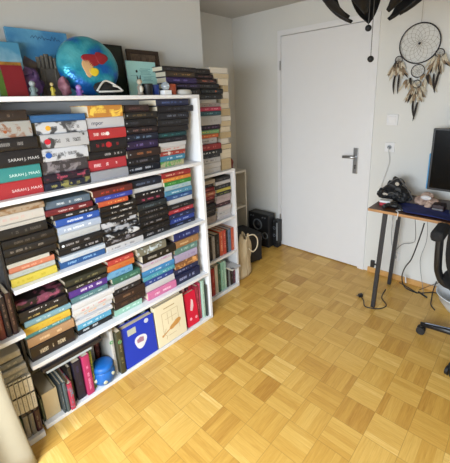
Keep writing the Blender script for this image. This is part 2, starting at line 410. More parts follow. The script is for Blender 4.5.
   (0.3360, 0.5100, 0.3535, 0.3920, '18191d', 'd8dce0', 'black book with white lettering'),
   (0.3320, 0.5030, 0.3920, 0.4261, '4fb4e4', 'd8f0fa', 'sky blue book'),
   (0.3270, 0.5130, 0.4261, 0.4448, 'e4e4e8', '8890a0', 'thin white book'),
   (0.3260, 0.5220, 0.4448, 0.4745, 'e6e6e8', 'e0964a', 'white book with orange lettering'),
   (0.3210, 0.5260, 0.4745, 0.5064, 'e8e8ea', 'cc5a50', 'white book with red lettering'),
   (0.3220, 0.5355, 0.5064, 0.5406, 'e6e6ea', 'c2c4ca', 'white book with grey lettering'),
   (0.3270, 0.5080, 0.5406, 0.5681, '5c8a92', 'b4d0d4', 'grey teal book'),
   (0.3230, 0.5125, 0.5681, 0.6110, '5a2a9c', 'e6daf4', 'purple book with white lettering'),
   (0.3150, 0.5120, 0.6110, 0.6319, '2b2726', 'd8d4cc', 'black book with white line'),
   (0.3150, 0.5160, 0.6319, 0.6660, '3a3a2c', '7f7d5c', 'dark olive book'),
 ]),
 'M': (-0.03, [
   (0.5270, 0.6920, 0.3535, 0.3910, 'a8e0c8', 'dcf4ea', 'mint green book'),
   (0.5320, 0.7165, 0.3910, 0.4340, '352420', '6c4c3c', 'dark brown book with dim lettering'),
   (0.5330, 0.7138, 0.4340, 0.4803, '3a2620', '8a6a52', 'dark brown book with tan lettering'),
   (0.5380, 0.6950, 0.4803, 0.5145, '29272c', 'a8a6ac', 'black book with grey lettering'),
   (0.5375, 0.6920, 0.5145, 0.5443, 'd4d4da', 'b0b2ba', 'pale grey book'),
   (0.5360, 0.6970, 0.5443, 0.5807, '3d7c68', '8cc0ac', 'sea green book'),
   (0.5145, 0.6580, 0.5807, 0.6192, '6cb4e4', '2c6ca4', 'light blue book'),
   (0.5200, 0.6750, 0.6192, 0.6534, 'e07a28', 'c4401e', 'orange book'),
   (0.5290, 0.6730, 0.6534, 0.6810, 'd83c34', 'f4b090', 'bright red book'),
 ]),
 'N': (-0.03, [
   (0.7260, 0.9265, 0.3535, 0.4030, 'f07ab4', 'fbd4e6', 'pink book with white lettering'),
   (0.7213, 0.9240, 0.4030, 0.4447, 'e4e2e6', 'c6c4ca', 'thick white book'),
   (0.7187, 0.9210, 0.4447, 0.4773, '2248a4', 'b8c8f0', 'dark blue book with pale lettering'),
   (0.7158, 0.9310, 0.4773, 0.5055, '4ab0c8', 'c8ecf0', 'turquoise book'),
   (0.7110, 0.9350, 0.5055, 0.5393, '2f96dc', 'd0ecfa', 'bright blue book'),
   (0.7140, 0.9230, 0.5393, 0.5640, 'e8e6ea', 'cccad0', 'plain white book'),
   (0.7170, 0.9180, 0.5640, 0.5899, 'dcd2e0', 'b04a9c', 'white book with purple lettering'),
   (0.7220, 0.9490, 0.5899, 0.6395, '27221e', 'c0b8ac', 'black book with beige lettering'),
   (0.6970, 0.8840, 0.6395, 0.6890, '8a8672', 'd0e0ea', 'grey green patterned book'),
 ]),
 'O': (-0.03, [
   (0.9285, 1.1270, 0.3535, 0.4180, '1c2450', 'a8b0dc', 'navy book with silver lettering'),
   (0.9330, 1.1220, 0.4180, 0.4572, '28305c', '98a0cc', 'dark blue book'),
   (0.9380, 1.1170, 0.4572, 0.4975, 'a06434', 'e0a868', 'brown book with orange marks'),
   (0.9420, 1.1210, 0.4975, 0.5493, 'c4b4d8', '8c7cac', 'lavender book'),
   (0.9510, 1.1260, 0.5493, 0.5988, '6c9c94', 'b8d8d0', 'grey green book'),
   (0.9520, 1.1300, 0.5988, 0.6415, 'b8844c', 'e8c898', 'tan brown book'),
   (0.9500, 1.1510, 0.6415, 0.6910, '22307c', '94a4e0', 'navy book with pale lettering'),
 ]),
 'P': (-0.1, [
   (1.0940, 1.2960, 1.5030, 1.5414, '201e22', '5c5a60', 'black book'),
   (1.0480, 1.2900, 1.5414, 1.5699, '2a2038', '6a5a8c', 'dark plum book'),
   (1.0440, 1.2665, 1.5699, 1.6039, '3a2660', '8470b8', 'purple book'),
   (1.0410, 1.2519, 1.6039, 1.6346, '4a3a2c', 'b08a4c', 'brown book with gold line'),
   (1.0240, 1.2670, 1.6346, 1.6620, '2a2528', '6c6468', 'black book with dim lettering'),
 ]),
 'Q': (-0.14, [
   (1.2770, 1.4770, 0.9760, 1.0150, 'd2d0d0', 'a4a2a2', 'lowest white book'),
   (1.2800, 1.4800, 1.0150, 1.0494, 'dcdadc', 'b4b2b4', 'plain white book'),
   (1.2820, 1.4820, 1.0494, 1.0848, 'd4d2d4', '5c5a60', 'white book with dark title'),
   (1.2840, 1.4840, 1.0848, 1.1047, '34343a', '8c8c94', 'charcoal book'),
   (1.2960, 1.4960, 1.1047, 1.1410, '2c3034', 'e0e4e8', 'black book with white block lettering'),
   (1.2880, 1.4880, 1.1410, 1.1818, 'a8282c', 'd87c74', 'dark red book'),
   (1.2620, 1.4620, 1.1818, 1.2226, 'd8d4d4', '4c4a4c', 'white book with black lettering'),
   (1.2740, 1.4740, 1.2226, 1.2498, 'e8702c', 'f8c070', 'orange book'),
   (1.2760, 1.4760, 1.2498, 1.2761, '8cc080', 'f0d860', 'green and yellow book'),
   (1.2880, 1.4880, 1.2761, 1.3087, '2c1c30', '7c5c84', 'purple black book'),
   (1.3010, 1.5010, 1.3087, 1.3695, 'c8c6c4', '9c9a98', 'thick light grey book'),
   (1.3040, 1.5040, 1.3695, 1.3994, '2c5c6c', '7cacb8', 'dark teal book'),
   (1.3060, 1.5060, 1.3994, 1.4266, 'd02c5c', 'f4a0b8', 'magenta book'),
   (1.3070, 1.5070, 1.4266, 1.4510, 'b8a8a4', '4c4444', 'pinkish grey book with black dot'),
   (1.2710, 1.4710, 1.4510, 1.4746, 'c4c0bc', '9c9894', 'pale grey book'),
   (1.3210, 1.5210, 1.4746, 1.5091, '26262a', '787c84', 'black book with grey lettering'),
   (1.3430, 1.5430, 1.5091, 1.5435, '202224', '5c6468', 'long black book'),
   (1.2970, 1.4970, 1.5435, 1.5752, '252324', '6c6a6c', 'charcoal book'),
   (1.2830, 1.4710, 1.5752, 1.6034, '3a2426', 'c06a4c', 'dark red book with orange dot'),
   (1.2787, 1.4540, 1.6034, 1.6315, '2c2022', '7a4a44', 'brown black book'),
   (1.2689, 1.4290, 1.6315, 1.6650, '241f20', '5c5456', 'black book'),
 ]),
 'R': (-0.15, [
   (1.4990, 1.5940, 0.9760, 1.0621, 'd0bc9c', 'd8cbb4', 'thickest tan edged book'),
   (1.4980, 1.5980, 1.0621, 1.1265, 'd4c2a6', 'd8cbb4', 'thick tan edged book'),
   (1.4980, 1.6060, 1.1265, 1.1641, '3a3432', 'd8cbb4', 'black covered book'),
   (1.5000, 1.5820, 1.1641, 1.2057, 'cdb89a', 'd8cbb4', 'tan edged book'),
   (1.5030, 1.6060, 1.2057, 1.2513, 'dccdb4', 'd8cbb4', 'cream edged book'),
   (1.5060, 1.5980, 1.2513, 1.2879, 'cdb89c', 'd8cbb4', 'tan edged book'),
   (1.5090, 1.6110, 1.2879, 1.3255, 'e2dac8', 'd8cbb4', 'cream edged book'),
   (1.5110, 1.6130, 1.3255, 1.3602, 'c8b498', 'd8cbb4', 'tan edged book'),
   (1.5140, 1.6150, 1.3602, 1.4117, 'd8c8ae', 'd8cbb4', 'thick cream edged book'),
   (1.5170, 1.5970, 1.4117, 1.4434, '989896', 'd8cbb4', 'grey edged book'),
   (1.5230, 1.5990, 1.4434, 1.4800, 'dcd8d2', 'd8cbb4', 'white edged book'),
   (1.5450, 1.6020, 1.4800, 1.5236, 'c8ae8c', 'd8cbb4', 'tan edged book'),
   (1.5450, 1.5940, 1.5236, 1.5661, 'd0b898', 'd8cbb4', 'tan edged book'),
   (1.4990, 1.5970, 1.5661, 1.6087, 'cdb898', 'd8cbb4', 'tan edged book'),
   (1.4650, 1.6090, 1.6087, 1.6434, 'e2deda', 'd8cbb4', 'white book'),
   (1.4310, 1.6010, 1.6434, 1.6800, 'e0d8c8', 'd8cbb4', 'cream book'),
 ]),
 'T': (-0.15, [
   (1.2320, 1.4110, 0.6120, 0.6644, 'b0a098', '7c6c64', 'beige book'),
   (1.2320, 1.4140, 0.6644, 0.6887, '201e20', '545254', 'plain black book'),
   (1.2320, 1.4160, 0.6887, 0.7233, '2c282a', '6c686a', 'charcoal book'),
   (1.2320, 1.4150, 0.7233, 0.7580, '242024', '5c585c', 'black book with a wide spine'),
   (1.2320, 1.4160, 0.7580, 0.7851, '502428', 'a87c7c', 'maroon book'),
   (1.2320, 1.4180, 0.7851, 0.8150, 'a02c2c', 'e09c90', 'red book'),
   (1.2320, 1.4200, 0.8150, 0.8459, 'c86c4c', 'f0d0b0', 'orange pink book'),
   (1.2320, 1.4170, 0.8459, 0.8759, '8c2024', 'd8887c', 'dark red book'),
   (1.2320, 1.4140, 0.8759, 0.9030, '2c2628', '6c6668', 'black book'),
   (1.2320, 1.4170, 0.9030, 0.9320, 'c8b8a0', '8c7c64', 'tan book'),
 ]),
 'U': (-0.15, [
   (1.4310, 1.5740, 0.6120, 0.6419, 'dcd8de', 'a89cac', 'pale lilac book'),
   (1.4330, 1.5720, 0.6419, 0.6756, 'd4d4da', '6c6c78', 'white book with grey lettering'),
   (1.4350, 1.5740, 0.6756, 0.7084, 'e0d8dc', 'b8a8b0', 'white pink book'),
   (1.4270, 1.5760, 0.7084, 0.7383, '4a2c34', 'a88490', 'dark plum book'),
   (1.4290, 1.5780, 0.7383, 0.7633, 'd4bcc0', 'a88c90', 'pale pink book'),
   (1.4310, 1.5790, 0.7633, 0.7951, 'c8b4b4', '9c8484', 'pinkish grey book'),
   (1.4330, 1.5810, 0.7951, 0.8221, '2c2c30', 'a0b04c', 'black and yellow book'),
   (1.4350, 1.5830, 0.8221, 0.8433, 'd8c84c', 'a08c24', 'yellow book'),
   (1.4270, 1.5840, 0.8433, 0.8741, '28262a', '84848c', 'black book with grey lettering'),
   (1.4290, 1.5800, 0.8741, 0.9011, 'd8d4d6', 'b4b0b4', 'white book'),
   (1.4310, 1.5820, 0.9011, 0.9310, '2a282c', '6c6a70', 'black book'),
 ]),
}
# ------------------------------------------------------------------ palette
WHITE = mat('white_laminate', 'e4e5e8', .45, var=.03)
WALL = mat('painted_wall', 'd8d8d5', .9, var=.02, vscale=3, bump=.05)
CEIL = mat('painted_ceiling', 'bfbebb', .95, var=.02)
DOORM = mat('white_door_paint', 'e0e0e2', .42, var=.015)
BASEW = mat('oak_baseboard', 'c99a5c', .45, var=.15, vscale=20)
STEEL = mat('brushed_steel', 'a9abae', .3, metal=1, var=.05)
BLACKP = mat('black_plastic', '17181b', .45)
BLACKM = mat('black_matte', '141416', .75)
SHADEW = mat('panel_shade_brown', '2a2624', .6)  # black-brown puts the shade on the divider panel into its colour
def box(x0, x1, y0, y1, z0, z1): return MB().box(x0, x1, y0, y1, z0, z1)

# ------------------------------------------------------------------ room
XR, YN, YD, H = 2.95, -1.25, 2.484, 2.24
XL, XC, YC = -.42, -.905, 1.622
pq = parquet_mat(.1469, .993, 1.3148)
struct(box(XC-.1, XR+.1, YN-.1, YD+.1, -.06, 0).build('floor', pq))
struct(box(XC-.1, XR+.1, YN-.1, YD+.1, H, H+.06).build('ceiling', CEIL))
m = MB(); m.box(XC-.1, DX0, YD, YD+.12, 0, H) if False else None
struct(MB().box(XC-.1, -.352, YD, YD+.12, 0, H).box(.553, XR+.1, YD, YD+.12, 0, H).box(-.352, .553, YD, YD+.12, 2.046, H).build('wall_back', WALL))
struct(MB().prism([(XL, YN-.1), (XL, YC), (XC, YC), (XC, YD), (XC-.1, YD), (XC-.1, YN-.1)], 'z', 0, H).build('wall_left', WALL))
struct(box(XR, XR+.1, YN, YD, 0, H).build('wall_right', WALL))
# near wall with the window opening
WX0, WX1, WZ0, WZ1 = WIN
struct(MB().box(XL, WX0, YN-.1, YN, 0, H).box(WX1, XR, YN-.1, YN, 0, H).box(WX0, WX1, YN-.1, YN, 0, WZ0).box(WX0, WX1, YN-.1, YN, WZ1, H).build('wall_near', WALL))
w = MB()
for a, b in ((WX0, WX0+.05), (WX1-.05, WX1), ((WX0+WX1)/2-.035, (WX0+WX1)/2+.035)): w.box(a, b, YN-.08, YN-.02, WZ0, WZ1)
w.box(WX0, WX1, YN-.08, YN-.02, WZ0, WZ0+.05).box(WX0, WX1, YN-.08, YN-.02, WZ1-.05, WZ1)
struct(w.build('window_1', DOORM))
struct(box(.59, XR, YD-.014, YD, 0, .045).build('baseboard_back', BASEW, bevel=.003))
struct(box(XC, -.362, YD-.014, YD, 0, .045).build('trim_1', BASEW, bevel=.003))
struct(box(XC, XC+.014, YC, YD-.014, 0, .045).build('baseboard_left', BASEW, bevel=.003))
# door: frame, leaf, hinges, handle
door = bpy.data.objects.new('door_1', None); C.objects.link(door); door.location = (.091, YD, 0); struct(door)
L0, L1, LZ = -.316, .498, 2.0
def dpart(mb, n, m, **k): return mb.build(n, m, door, loc=(-.091, -YD, 0), **k)
dpart(MB().prism([(L0-.036, 0), (L0-.0025, 0), (L0-.0025, LZ+.0025), (L1+.0025, LZ+.0025), (L1+.0025, 0), (L1+.055, 0), (L1+.055, 2.046), (L0-.036, 2.046)], 'y', YD-.012, YD+.1), 'door_frame', DOORM)
dpart(box(L0-.002, L1+.002, YD+.045, YD+.06, .001, LZ+.002), 'rebate', mat('door_gap', '8c8e90', .8))
leaf = dpart(box(L0, L1, YD-.004, YD+.04, .008, LZ-.001), 'door_leaf', DOORM, bevel=.002)
for z in (.30, 1.755):
    dpart(MB().tube([(L0-.004, YD-.016, z-.04), (L0-.004, YD-.016, z+.04)], .007, 10), 'hinge', STEEL)
hz, hx = .985, .428
plate = dpart(MB().box(hx-.021, hx+.021, YD-.013, YD-.0045, hz-.14, hz+.075), 'lock_plate', STEEL, bevel=.004)
hd = dpart(MB().tube([(hx, YD-.012, hz), (hx, YD-.05, hz)], .010, 12).tube(smooth_path([(hx, YD-.05, hz), (hx-.03, YD-.058, hz+.004), (hx-.092, YD-.052, hz)]), .0125, 12), 'door_handle', STEEL, smooth=True)
dpart(MB().box(hx-.004, hx+.004, YD-.0145, YD-.0125, hz-.10, hz-.075).tube([(hx, YD-.0145, hz-.07), (hx, YD-.0125, hz-.07)], .006, 12), 'keyhole', BLACKM)

# ------------------------------------------------------------------ bookcases
def shelfunit(x0, x1, y0, y1, top, shelves, bottom, label, tp=.019, left=True, plinth=True, sm=WHITE, lm=None, right=True, lip=None, rec=.02, ltp=None):
    ltp = ltp or tp
    r = empty('bookcase', (x1, (y0+y1)/2, 0), label, 'bookcase')
    O = (-x1, -(y0+y1)/2, 0)
    def bl(mb, n, m=sm, **k): return mb.build(n, m, r, loc=O, bevel=.0012, **k)
    bl(box(x0, x1, y0, y1, top-tp, top), 'top_panel')
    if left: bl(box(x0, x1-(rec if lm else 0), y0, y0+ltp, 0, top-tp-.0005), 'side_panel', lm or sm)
    if right: bl(box(x0, x1, y1-tp, y1, 0, top-tp-.0005), 'side_panel')
    bl(box(x0, x0+.006, y0+ltp+.0005, y1-tp-.0005, 0, top-tp-.0005), 'back_panel')
    a, b = y0+(ltp if left else 0)+.0005, y1-(tp if right else 0)-.0005
    for z in shelves:
        q = box(x0+.0065, x1, a, b, z-tp, z)
        if lip: q.prism([(x1-.07, b-.002), (x1, b-.002), (x1, b+lip), (x1-.07, b+lip)], 'z', z-tp+.0001, z-.0001)
        bl(q, 'shelf')
    bl(box(x0+.0065, x1, a, b, 0.001, bottom), 'bottom_panel')
    return r
Z1, Z2, Z3, ZB, T = 1.1076, .7306, .3535, .021, 1.5024
shelfunit(-.40, 0, .1005, 1.19, T, (Z1, Z2, Z3), ZB, 'large white bookcase packed with stacked books along the left wall', lm=SHADEW, rec=.045, ltp=.011)
shelfunit(-.41, -.13, 1.2105, 1.615, .975, (.6115, .3245), .03, 'narrow white bookcase between the large bookcase and the black box')
shelfunit(-.895, -.60, 1.84, 2.279, .80, (.44,), .03, 'low empty white bookcase in the corner recess behind the narrow one', sm=mat('aged_white_laminate', 'cfc8ba', .55, var=.03))
# left neighbour, only its right end shows
ul = shelfunit(-.40, .03, -.70, .0990, T, (.545,), .03, 'second white bookcase at the left edge, half hidden by the curtain', right=False, lip=.0125)

# ------------------------------------------------------------------ book stacks
ORD = ['lowest', 'second from bottom', 'third from bottom', 'fourth from bottom', 'fifth from bottom', 'sixth from bottom', 'seventh from bottom', 'eighth from bottom', 'ninth from bottom', 'tenth from bottom', 'eleventh from bottom', 'twelfth from bottom']
ORDT = ['topmost', 'second from top', 'third from top', 'fourth from top', 'fifth from top', 'sixth from top', 'seventh from top', 'eighth from top', 'ninth from top', 'tenth from top', 'eleventh from top', 'twelfth from top']
PH = {}
for k, nm in zip('ABCDE FGHIJ KLMNO'.replace(' ', ''), [a + ' stack, ' + s for s in ('upper shelf', 'second shelf', 'third shelf') for a in ('leftmost', 'second', 'middle', 'fourth', 'rightmost')]): PH[k] = nm
PH.update(P='pile on bookcase top end', Q='tall pile on narrow bookcase', R='pages-out pile beside door wall', T='left pile inside narrow bookcase', U='right pile inside narrow bookcase')
GR = dict(P='books piled on top of the large bookcase', Q='books in the tall pile on the narrow bookcase', R='books piled with their pages outward', T='books lying inside the narrow bookcase', U='books lying inside the narrow bookcase')
for k in 'ABCDE': GR[k] = 'books stacked on the upper shelf'
for k in 'FGHIJ': GR[k] = 'books stacked on the second shelf'
for k in 'KLMNO': GR[k] = 'books stacked on the third shelf'
rnd = random.Random(3)
PG = [paper_mat('9c8664', 'c8b48e'), paper_mat(), paper_mat('ac9876', 'd6c6a8'), paper_mat('bcb4a8', 'e2dcd0')]
TXT = {}
for k, (x, rows) in STACKS.items():
    n = len(rows)
    for i, (y0, y1, z0, z1, col, ink, d) in enumerate(rows):
        T_ = z1-z0-.0009; L_ = y1-y0
        W = {'P': .15, 'Q': .2, 'R': .15, 'T': .2, 'U': .2}.get(k, rnd.uniform(.14, .20))
        jx = rnd.uniform(-.012, .006) if k not in 'PR' else rnd.uniform(-.006, .004)
        o = ORD[i] if i < n/2 else ORDT[n-1-i]
        pos = o + ', ' + PH[k]
        lab = d + ', ' + pos
        for a, b in ((' book ', ' '), (' from ', ' from '), (' with ', ' with ')):
            if len(lab.split()) > 16: lab = lab.replace(a, b, 1)
        art = 1 if any(q in d for q in ('drawing', 'patterned', 'brush', 'orange and yellow', 'red disc', 'orange marks', 'specks', 'crimson', 'green marks', 'and white book', 'pink marks', 'brown and cream')) else 0
        am = .9
        if 'plain' in d or 'cover' in d: am = .12
        if 'dim' in d or 'small' in d: am = .55
        if 'gold line' in d or 'block' in d or 'white lettering' in d: am = 1
        rz = math.radians(rnd.uniform(-1.2, 1.2)) if k not in 'PQRTU' else 0
        # keep neighbours apart when a book is turned a little
        L2 = L_ - abs(math.sin(rz))*.0
        if k == 'R':
            r = book((x-W+jx, (y0+y1)/2, z0), L_, W, T_, col, ink, lab, GR[k], amount=.1, hard=False, rot=(0, 0, PI), pages=PG[i % 4])
            continue
        hard = T_ > .024
        if (k == 'A' and i < 3) or (k, i) == ('C', 5): am = 0
        if 'crimson' in d or 'specks' in d or 'pink marks' in d: art = .5
        if k in 'ABCDEFGHIJKLMNO': rz = 0
        r = book((x+jx, (y0+y1)/2, z0+.0005), L2, W, T_, col, ink, lab, GR[k], art, am, hard, rot=(0, 0, rz))
        TXT[(k, i)] = (r, L_, T_, ink)
def spine_text(key, s, size, dy=0, dz=0, col=None):
    r, L_, T_, ink = TXT[key]
    M = Matrix.Translation((.0002, dy, T_/2+dz)) @ Matrix(((0, 0, 1, 0), (1, 0, 0, 0), (0, 1, 0, 0), (0, 0, 0, 1)))
    text_mesh(s, size, mat('spine_ink_' + (col or ink), col or ink, .5), r, M)
for i in (2, 1, 0): spine_text(('A', i), 'SARAH J. MAAS', .0165, .035, -.006)
spine_text(('C', 5), 'mpor', .026, -.045, 0)
def disc(key, dy, dz, rad, col, name='emblem', n=20):
    r, L_, T_, ink = TXT[key]
    MB().tube([(-.001, dy, T_/2+dz), (.0008, dy, T_/2+dz)], rad, n).build(name, mat('emblem_' + col, col, .45), r)
disc(('B', 5), -.06, 0, .0105, 'e0a52c'); disc(('B', 4), -.075, 0, .012, 'c22334'); disc(('B', 3), -.072, 0, .0125, '2456a8')
disc(('C', 4), -.004, 0, .009, 'ece6e2'); disc(('C', 3), -.004, 0, .0135, 'b8262e')
for i in range(8): disc(('D', i), -.085, 0, .0042, '9aa0a8', 'star_mark', 5)
disc(('Q', 16), .03, 0, .006, 'c8642c'); disc(('Q', 18), .0, 0, .003, '6c6468')
disc(('G', 3), -.088, 0, .006, 'e4ecf8'); disc(('A', 4), .0, -.008, .006, 'a0562c')

# ------------------------------------------------------------------ standing books
RU = (PI/2, 0, 0)
def stand(x, y0, y1, z, h, W, col, ink, label, group, art=0, am=.8, lean=0, hard=True, yaw=0):
    return book((x, y1, z+h/2+.001), h, W, y1-y0, col, ink, label, group, art, am, hard, rot=(PI/2+lean, 0, yaw))
g = 'books standing on the middle shelf of the narrow bookcase'; s = 'narrow bookcase middle shelf'
for y0, y1, h, col, ink, lab in (
    (1.232, 1.285, .19, '3a3436', '7c7678', 'dark grey standing book, first from left, '+s),
    (1.287, 1.336, .18, '4c4448', '8c8488', 'charcoal standing book, second from left, '+s),
    (1.338, 1.357, .185, '28262a', '6c6a6e', 'slim black standing book left of the white one, '+s),
    (1.359, 1.386, .18, 'b8b4b4', '5c5a5c', 'pale grey standing book with dark lettering, '+s),
    (1.388, 1.434, .185, '222428', '6a6e74', 'wide black standing book left of the orange pair, '+s),
    (1.437, 1.471, .195, 'e0582c', 'f4c8a8', 'orange standing book, left one of the pair, '+s),
    (1.473, 1.505, .195, 'd8442c', 'f4c0a8', 'orange red standing book, right one of the pair, '+s),
    (1.508, 1.526, .185, '26282c', '6c7074', 'thin black standing book right of the orange pair, '+s),
    (1.528, 1.560, .185, '6c84a4', '28303c', 'blue grey standing book with dark foot, '+s),
    (1.564, 1.594, .185, 'e05a34', 'f0b090', 'rightmost orange standing book against the panel, '+s)):
    stand(-.148, y0, y1, .3245, h, .19, col, ink, lab, g)
g = 'books standing at the foot of the narrow bookcase'; s = 'narrow bookcase bottom shelf'
for y0, y1, h, col, ink, lab in (
    (1.232, 1.328, .19, '5a3a3c', '8c6c6c', 'thick dull maroon standing book at the left, '+s),
    (1.331, 1.366, .225, 'b41e2c', 'd87c84', 'bright red standing book with dark spots, '+s),
    (1.369, 1.399, .235, 'e4dccc', 'b0a48c', 'cream standing book right of the red one, '+s),
    (1.402, 1.428, .23, '2c5c48', '9cc8b0', 'dark green standing book, '+s),
    (1.431, 1.463, .24, '9cd8bc', 'd8f0e4', 'left mint green standing book, '+s),
    (1.466, 1.490, .235, 'b4e4cc', 'dcf4e8', 'right mint green standing book, '+s),
    (1.493, 1.513, .16, '222226', '6c6c70', 'slim black standing book under the comic, '+s),
    (1.515, 1.532, .16, '8c9494', '4c5454', 'grey standing book under the comic, '+s),
    (1.534, 1.566, .16, '242226', '8c6c78', 'black standing book under the comic, '+s),
    (1.568, 1.592, .16, '5c2c44', 'c87c94', 'plum standing book at the right end, '+s)):
    stand(-.148, y0, y1, .03, h, .19, col, ink, lab, g)
r = book((-.09, 1.5435, .193), .098, .15, .012, 'd8d6d8', '2c2c30', 'white comic with black ink picture lying on the short standing books', 'loose comics', 1, 1, False)
MB().box(-.13, -.03, -.035, .035, .0122, .0128).build('cover_picture', spine_mat('d4d2d4', '222226', .5, .5, 1, 1), r)

# bottom shelf of the large bookcase
g = 'books standing on the bottom shelf of the large bookcase'; s = 'bottom shelf'
stand(-.03, .1135, .1245, ZB, .13, .18, '4a5a44', '8c9c84', 'thin green book left of the cream file, bottom shelf', g)
for i, (y0, y1, h, x, col, ink, lab, art, lean) in enumerate((
    (.196, .207, .165, .000, '46545c', '8c9aa2', 'grey blue album left of the pink spined one, '+s, 0, 0),
    (.208, .223, .168, .004, '5c7078', '3c4c54', 'slate album beside the pink spined one, '+s, 0, 0),
    (.225, .247, .150, .010, 'd0305c', '3a9cb0', 'album with pink and teal spine, '+s, 1, 0),
    (.250, .267, .205, -.03, '2c2a26', '6c685c', 'tall dark album left of the navy book, '+s, 0, 0),
    (.272, .312, .220, -.02, '241f38', '3c3460', 'dark navy and purple book left of the magenta one, '+s, 0, 0),
    (.316, .352, .232, -.01, 'd0186c', 'f4a0c8', 'magenta book with pale lettering, '+s, 0, 0),
    (.356, .372, .225, -.03, '6c8c2c', 'd8cc4c', 'green and yellow book left of the blue tin, '+s, 1, 0),
    (.476, .496, .275, -.03, 'd4d2cc', '8c8a84', 'white album left of the olive book, '+s, 0, 0),
    (.499, .530, .262, -.005, '4a4a34', 'a89c70', 'olive book with green emblem beside the blue binder, '+s, 0, 0),
    (1.080, 1.103, .255, -.03, 'a8203c', 'e07c90', 'dark red book behind the red one, '+s, 0, 0),
    (1.106, 1.118, .27, -.03, 'c83058', 'f0a0b8', 'thin crimson book left of the mint one, '+s, 0, 0),
    (1.121, 1.146, .282, -.02, 'b8e0cc', 'e4f4ec', 'pale mint book near the right panel, '+s, 0, 0),
    (1.150, 1.158, .24, -.012, '3c4844', '8c9c94', 'thin dark green book against the right panel, '+s, 0, 0))):
    b = stand(x, y0, y1, ZB, h, .20, col, ink, lab, g, art, .8, lean)
    if 'olive' in lab: MB().ring((.0, .07, .0155), .008, .0025, 'x').build('emblem', mat('green_emblem', '5c9c64', .4), b)
# row behind the tin, binder and cream book
yy = .385
for i, (w_, h, col, ink, lab) in enumerate(((.022, .24, '2c2422', '8c6c5c', 'dark brown standing book first behind the blue tin'), (.02, .25, 'd8d4cc', '7c7870', 'white standing book second behind the blue tin'), (.024, .22, '7c3a34', 'c89c8c', 'brick red standing book third behind the blue tin'))):
    stand(-.155, yy, yy+w_, ZB, h, .18, col, ink, lab, g); yy += w_+.006
yy = .56
for i, (w_, h, col, ink, lab) in enumerate(((.03, .285, 'c8c6c4', '6c6a68', 'pale grey book first behind the blue binder'), (.035, .29, '222226', 'c8c4bc', 'black book second behind the blue binder'), (.03, .28, '2c2c30', 'd8c82c', 'black book with yellow mark behind the blue binder'), (.025, .295, '1c1e22', '8c8c90', 'black book left of the green one behind the binder'), (.03, .29, '8ca48c', 'd8e4d8', 'green and white book behind the binder right end'))):
    stand(-.075, yy, yy+w_, ZB, h, .18, col, ink, lab, g); yy += w_+.004
yy = .78
for i, (w_, h, col, ink, lab) in enumerate(((.03, .285, '2c2a30', '6c6a70', 'black book first behind the cream picture book'), (.03, .30, '3a9cb4', 'b8e0ec', 'turquoise book second behind the cream picture book'), (.028, .295, '24486c', '8cacd0', 'blue book third behind the cream picture book'), (.03, .30, '3c3430', '8c8480', 'brown black book fourth behind the cream picture book'))):
    stand(-.085, yy, yy+w_, ZB, h, .18, col, ink, lab, g); yy += w_+.004
for i, (y0, h, col, lab) in enumerate(((1.00, .27, 'e8a0a0', 'pink book standing behind the left half of the red book'), (1.03, .275, '5c2438', 'plum book standing behind the red book'), (1.055, .265, 'c82c40', 'crimson book standing behind the right half of the red book'))):
    stand(-.075, y0, y0+.022, ZB, h, .18, col, 'e8d0d0', lab, g)
FO = Matrix(((0, 0, 1), (1, 0, 0), (0, 1, 0))).to_euler()     # front cover outward, spine to the right
def facing(x, y0, y1, z, h, t, col, ink, label, cat, group, tilt=0, name='book'):
    r = empty(name, (x-t, y1, z+.002), label, cat, group); r.rotation_euler = (0, tilt, 0)
    # built in place: x = thickness, -y = width, z = height
    w_ = y1-y0
    MB().box(0, .003, -w_, 0, 0, h).box(t-.003, t, -w_, 0, 0, h).box(.0032, t-.0032, -w_, -w_+.004, 0, h).build('cover', mat('cover_'+col, col, .4, var=.05), r, bevel=.001)
    MB().box(.0035, t-.0035, -w_+.0045, -.003, .004, h-.006).build('pages', PAPER, r)
    return r
r = facing(-.006, .535, .738, ZB, .250, .045, '1438b8', 'ffffff', 'bright blue ring binder with stickers facing out, bottom shelf', 'binder', None, -.06, 'ring_binder')
X0 = .0452
MB().box(X0, X0+.0005, -.170, -.118, .19, .228).build('label_sticker', mat('silver_sticker', 'b8bcae', .35, var=.15, vscale=90), r)
MB().tube([(X0, -.048, .226), (X0+.0005, -.048, .226)], .014, 18).build('round_sticker', mat('sticker_grey', 'c4ccdc', .4), r)
st = MB(); pts = []
for i in range(22):
    a = 2*PI*i/22; q = .040+.004*math.sin(3*a+.5); pts.append((-.098+q*math.cos(a)*.95, .122+q*math.sin(a)*1.05))
st.prism(pts, 'x', X0, X0+.0005).build('badge_sticker', mat('sticker_white', 'dfe2ea', .4), r)
MB().prism([(-.12, .118), (-.08, .114), (-.078, .14), (-.10, .15), (-.122, .138)], 'x', X0+.0005, X0+.0009).build('badge_print', mat('sticker_mauve', 'a87c94', .4, var=.3, vscale=80), r)
r = facing(-.004, .748, .962, ZB, .268, .036, 'e9dfc0', '9c7c3c', 'cream book with a guitar drawing on its cover, bottom shelf', 'book', None, -.07)
X0 = .0362; GB = mat('drawing_brown', 'c89450', .5, var=.3, vscale=50); GD = mat('drawing_dark', 'b8a070', .5)
pts = [( -.155+q*math.cos(a), .082+q2*math.sin(a)) for a, q, q2 in [(2*PI*i/20, .030+.006*math.cos(2*a_), .020) for i, a_ in [(i, 2*PI*i/20) for i in range(20)]]]
R_ = Matrix.Translation((0, -.11, .09)) @ Matrix.Rotation(math.radians(22), 4, 'X') @ Matrix.Translation((0, .11, -.09))
bm_ = MB(); pts = []
for i in range(28):
    a = 2*PI*i/28; q = .032+.011*math.cos(2*a)+.005*math.cos(a); pts.append((-.085+1.1*q*math.cos(a), .09+.72*q*math.sin(a)))
